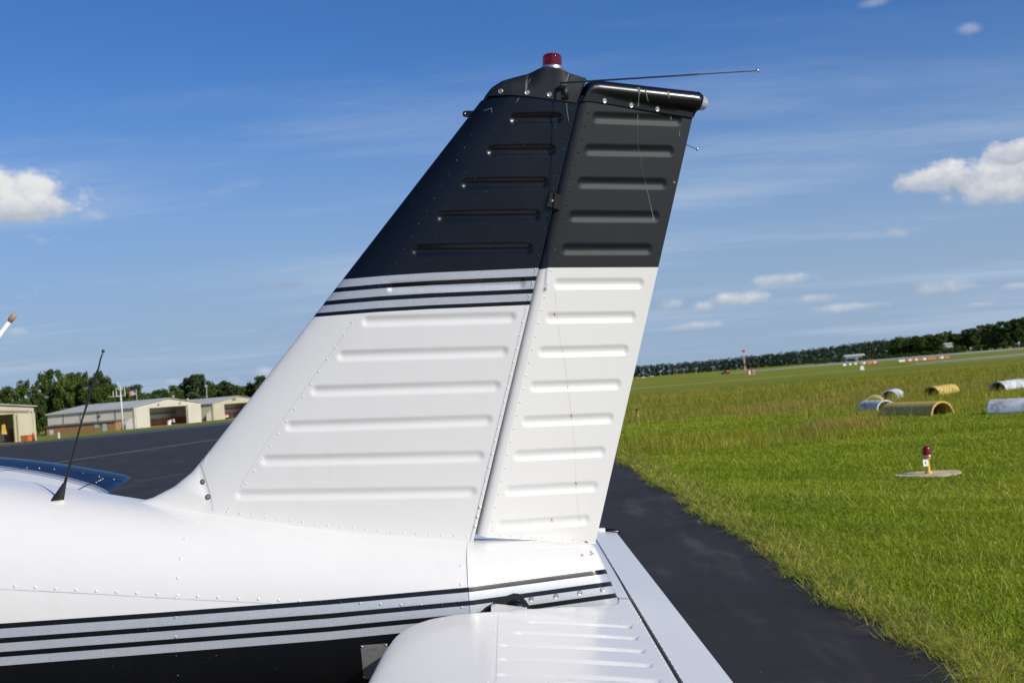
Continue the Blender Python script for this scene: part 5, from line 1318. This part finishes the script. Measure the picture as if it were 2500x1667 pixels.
# red and white lattice mast and its shelter
p = G(1820, 913); r = empty('lattice_mast', p, 'red and white lattice mast on the airfield', 'mast'); Hh = 10.2
M_MR, M_MW = M_REDP, M_WHITEP
for k in range(6):
    z0 = Hh * k / 6; z1 = Hh * (k + 1) / 6; q = MB(); w0, w1 = .42 - .03 * k, .42 - .03 * (k + 1)
    for i in range(3):
        a = 2 * math.pi * i / 3; b_ = 2 * math.pi * (i + 1) / 3
        q.tube([p + [w0 * math.cos(a), w0 * math.sin(a), z0], p + [w1 * math.cos(a), w1 * math.sin(a), z1]], .07, 5)
        for jj in range(2): za, zb = z0 + (z1 - z0) * jj / 2, z0 + (z1 - z0) * (jj + 1) / 2; q.tube([p + [w0 * math.cos(a), w0 * math.sin(a), za], p + [w0 * math.cos(b_), w0 * math.sin(b_), zb]], .045, 5)
    q.build('mast_section', M_ORP if k % 2 == 0 else M_MW, r)
q = MB(); q.box(p + [0, 0, Hh + .3], (1.3, 1.0, .9)); q.build('antenna_head', M_REDP, r)
p2 = G(1834, 913.5) + [0, -.5, 0]; r = empty('equipment_shelter', p2, 'small red and white gabled shelter beside the lattice mast', 'shelter')
q = MB()
for k, mm in enumerate((M_WHITEP, M_REDP, M_WHITEP)):
    q = MB(); q.box(p2 + [-.85 + k * .85, 0, .9], (.85, 2.0, 1.9)); q.build('wall_panel', mm, r)
q = MB(); q.prism([p2 + [-1.4, -1.15, 1.8], p2 + [1.4, -1.15, 1.8], p2 + [0, -1.15, 2.4]], (0, 2.3, 0)); q.build('roof', M_REDP, r)
q = MB(); q.box(p2 + [.85, -1.03, .8], (.5, .06, 1.1)); q.build('door', M_FB, r)
car('pickup_truck', 'dark pickup truck with orange load crossing the airfield', 'truck', G(1771, 913.5), 4.8, math.pi, M_DARK, None, True, M_ORP)
def far_at(px, d): x = colx(px, d); return np.array([x, d, gz(d)])
car('van', 'yellow van at the far end of the field', 'van', far_at(1556, 1250), 5.2, 0, M_YELP)
car('parked_car', 'white car next to the yellow van', 'car', far_at(1571, 1250), 4.6, 0, M_WHITEP)
car('parked_car', 'white car apart on the far grass', 'car', far_at(1591, 1500), 5.0, 0, M_WHITEP)
for px, d in ((1571, 1300), (1612, 1300), (1634, 1250), (1653, 1250), (1670, 1200), (1700, 1200), (1741, 1150)):
    p = far_at(px, d); r = empty('approach_light', p, 'pale approach light pole with a cross bar', 'light pole', 'approach lights in the far field'); q = MB(); q.tube([p, p + [0, 0, 5.4]], .16, 6); q.build('post', M_GREYB, r)
    q = MB(); q.box(p + [0, 0, 5.4], (3.6, .2, .25)); q.build('cross_bar', M_GREYB, r)
    for k in range(3): q = MB(); q.box(p + [-1.4 + 1.4 * k, -.1, 5.75], (.45, .4, .45)); q.build('lamp', M_WHITEP, r)
# barricades beside the runway
def barricade(px, py, L, ms, label, group):
    p = G(px, py); r = empty('barricade', p, label, 'barricade', group); n = len(ms)
    for k, mm in enumerate(ms):
        x0 = -L / 2 + L * k / n; q = MB(); q.prism([p + [x0, -.35, 0], p + [x0, .35, 0], p + [x0, .16, .85], p + [x0, -.16, .85]], (L / n - .04, 0, 0)); q.build('segment', mm, r)
Wm, Om = M_WHITEP, M_ORP
for px, py, L, ms, lb, g in ((2062, 892.5, 1.6, (Wm,), 'short white end barricade of the farther line', None), (2076, 891, 1.2, (Wm,), 'small white barricade with gaps either side in the farther line', 'white barricades of the farther line'), (2089, 890, 1.2, (Wm,), 'small white barricade with gaps either side in the farther line', 'white barricades of the farther line'),
                          (2107, 888.5, 2.6, (Om, Wm), 'orange and white barricade in the middle of the farther line', None), (2124, 887, 2.4, (Om, Om), 'plain orange barricade of the farther line', None), (2138, 886, 1.8, (Wm, Om), 'white and orange barricade ending the farther line', None),
                          (2202, 883, 2.6, (Wm, Wm), 'long white barricade starting the nearer line', None), (2222, 881, 3.0, (Om, Wm, Om), 'orange barricade with one white band', None), (2240, 879.8, 2.0, (Wm, Om), 'half white half orange barricade', None),
                          (2254, 878.8, 2.6, (Om, Wm), 'bright orange barricade with a white end', None), (2275, 877, 3.6, (Om, Om, Om), 'longest all orange barricade of the nearer line', None), (2297, 875.2, 2.4, (Om, Wm), 'orange and white barricade next to the last', None), (2312, 874.3, 1.8, (Om,), 'low orange barricade ending the nearer line', None)):
    barricade(px, py, L, ms, lb, g)
p = G(1923, 903); 
r = empty('runway_marker', G(2105.5, 904), 'small white marker alone in the grass', 'marker'); q = MB(); pp = G(2105.5, 904); q.prism([pp + [-.45, 0, 0], pp + [.45, 0, 0], pp + [.3, 0, .9], pp + [-.3, 0, .9]], (0, .25, 0)); q.build('board', M_WHITEP, r)
q = MB(); q.box(pp + [0, .12, .05], (1.0, .5, .12)); q.build('foot', M_CONC, r)
# buildings among the far trees
def house(label, px, d, w_, h_, dep, m, roof_m):
    p = far_at(px, d); r = empty('far_building', p, label, 'building'); q = MB(); q.prism([p + [-w_ / 2, 0, -.5], p + [w_ / 2, 0, -.5], p + [w_ / 2, 0, h_], p + [-w_ / 2, 0, h_]], (0, dep, 0)); q.build('wall', m, r)
    q = MB(); q.prism([p + [-w_ / 2 - .5, -.5, h_], p + [-w_ / 2 - .5, dep + .5, h_], p + [-w_ / 2 - .5, dep / 2, h_ + dep * .22]], (w_ + 1, 0, 0)); q.build('roof', roof_m, r)
    for k in range(4 if w_ < 10 else 0): q = MB(); q.box(p + [-w_ * .36 + w_ * .24 * k, -.06, h_ * .55], (w_ * .1, .12, h_ * .3)); q.build('window', M_WIN, r)
    return r
house('grey flat long building at the foot of the far wood', 2088, 1080, 17, 4.4, 8, mat('blue_grey_cladding', (.20, .24, .28), .6, 0, .1, .5), M_GREYB)
house('white house half hidden by the dark trees', 2320, 1000, 7.5, 7.6, 6, M_GREYB, M_GREYB)
for px, top in ((2306, 846), (2316, 849), (2328, 845), (2338, 842)): tree('bush', px, top, 960, 22, 'bush hiding the foot of the white house', 'bushes by the white house')
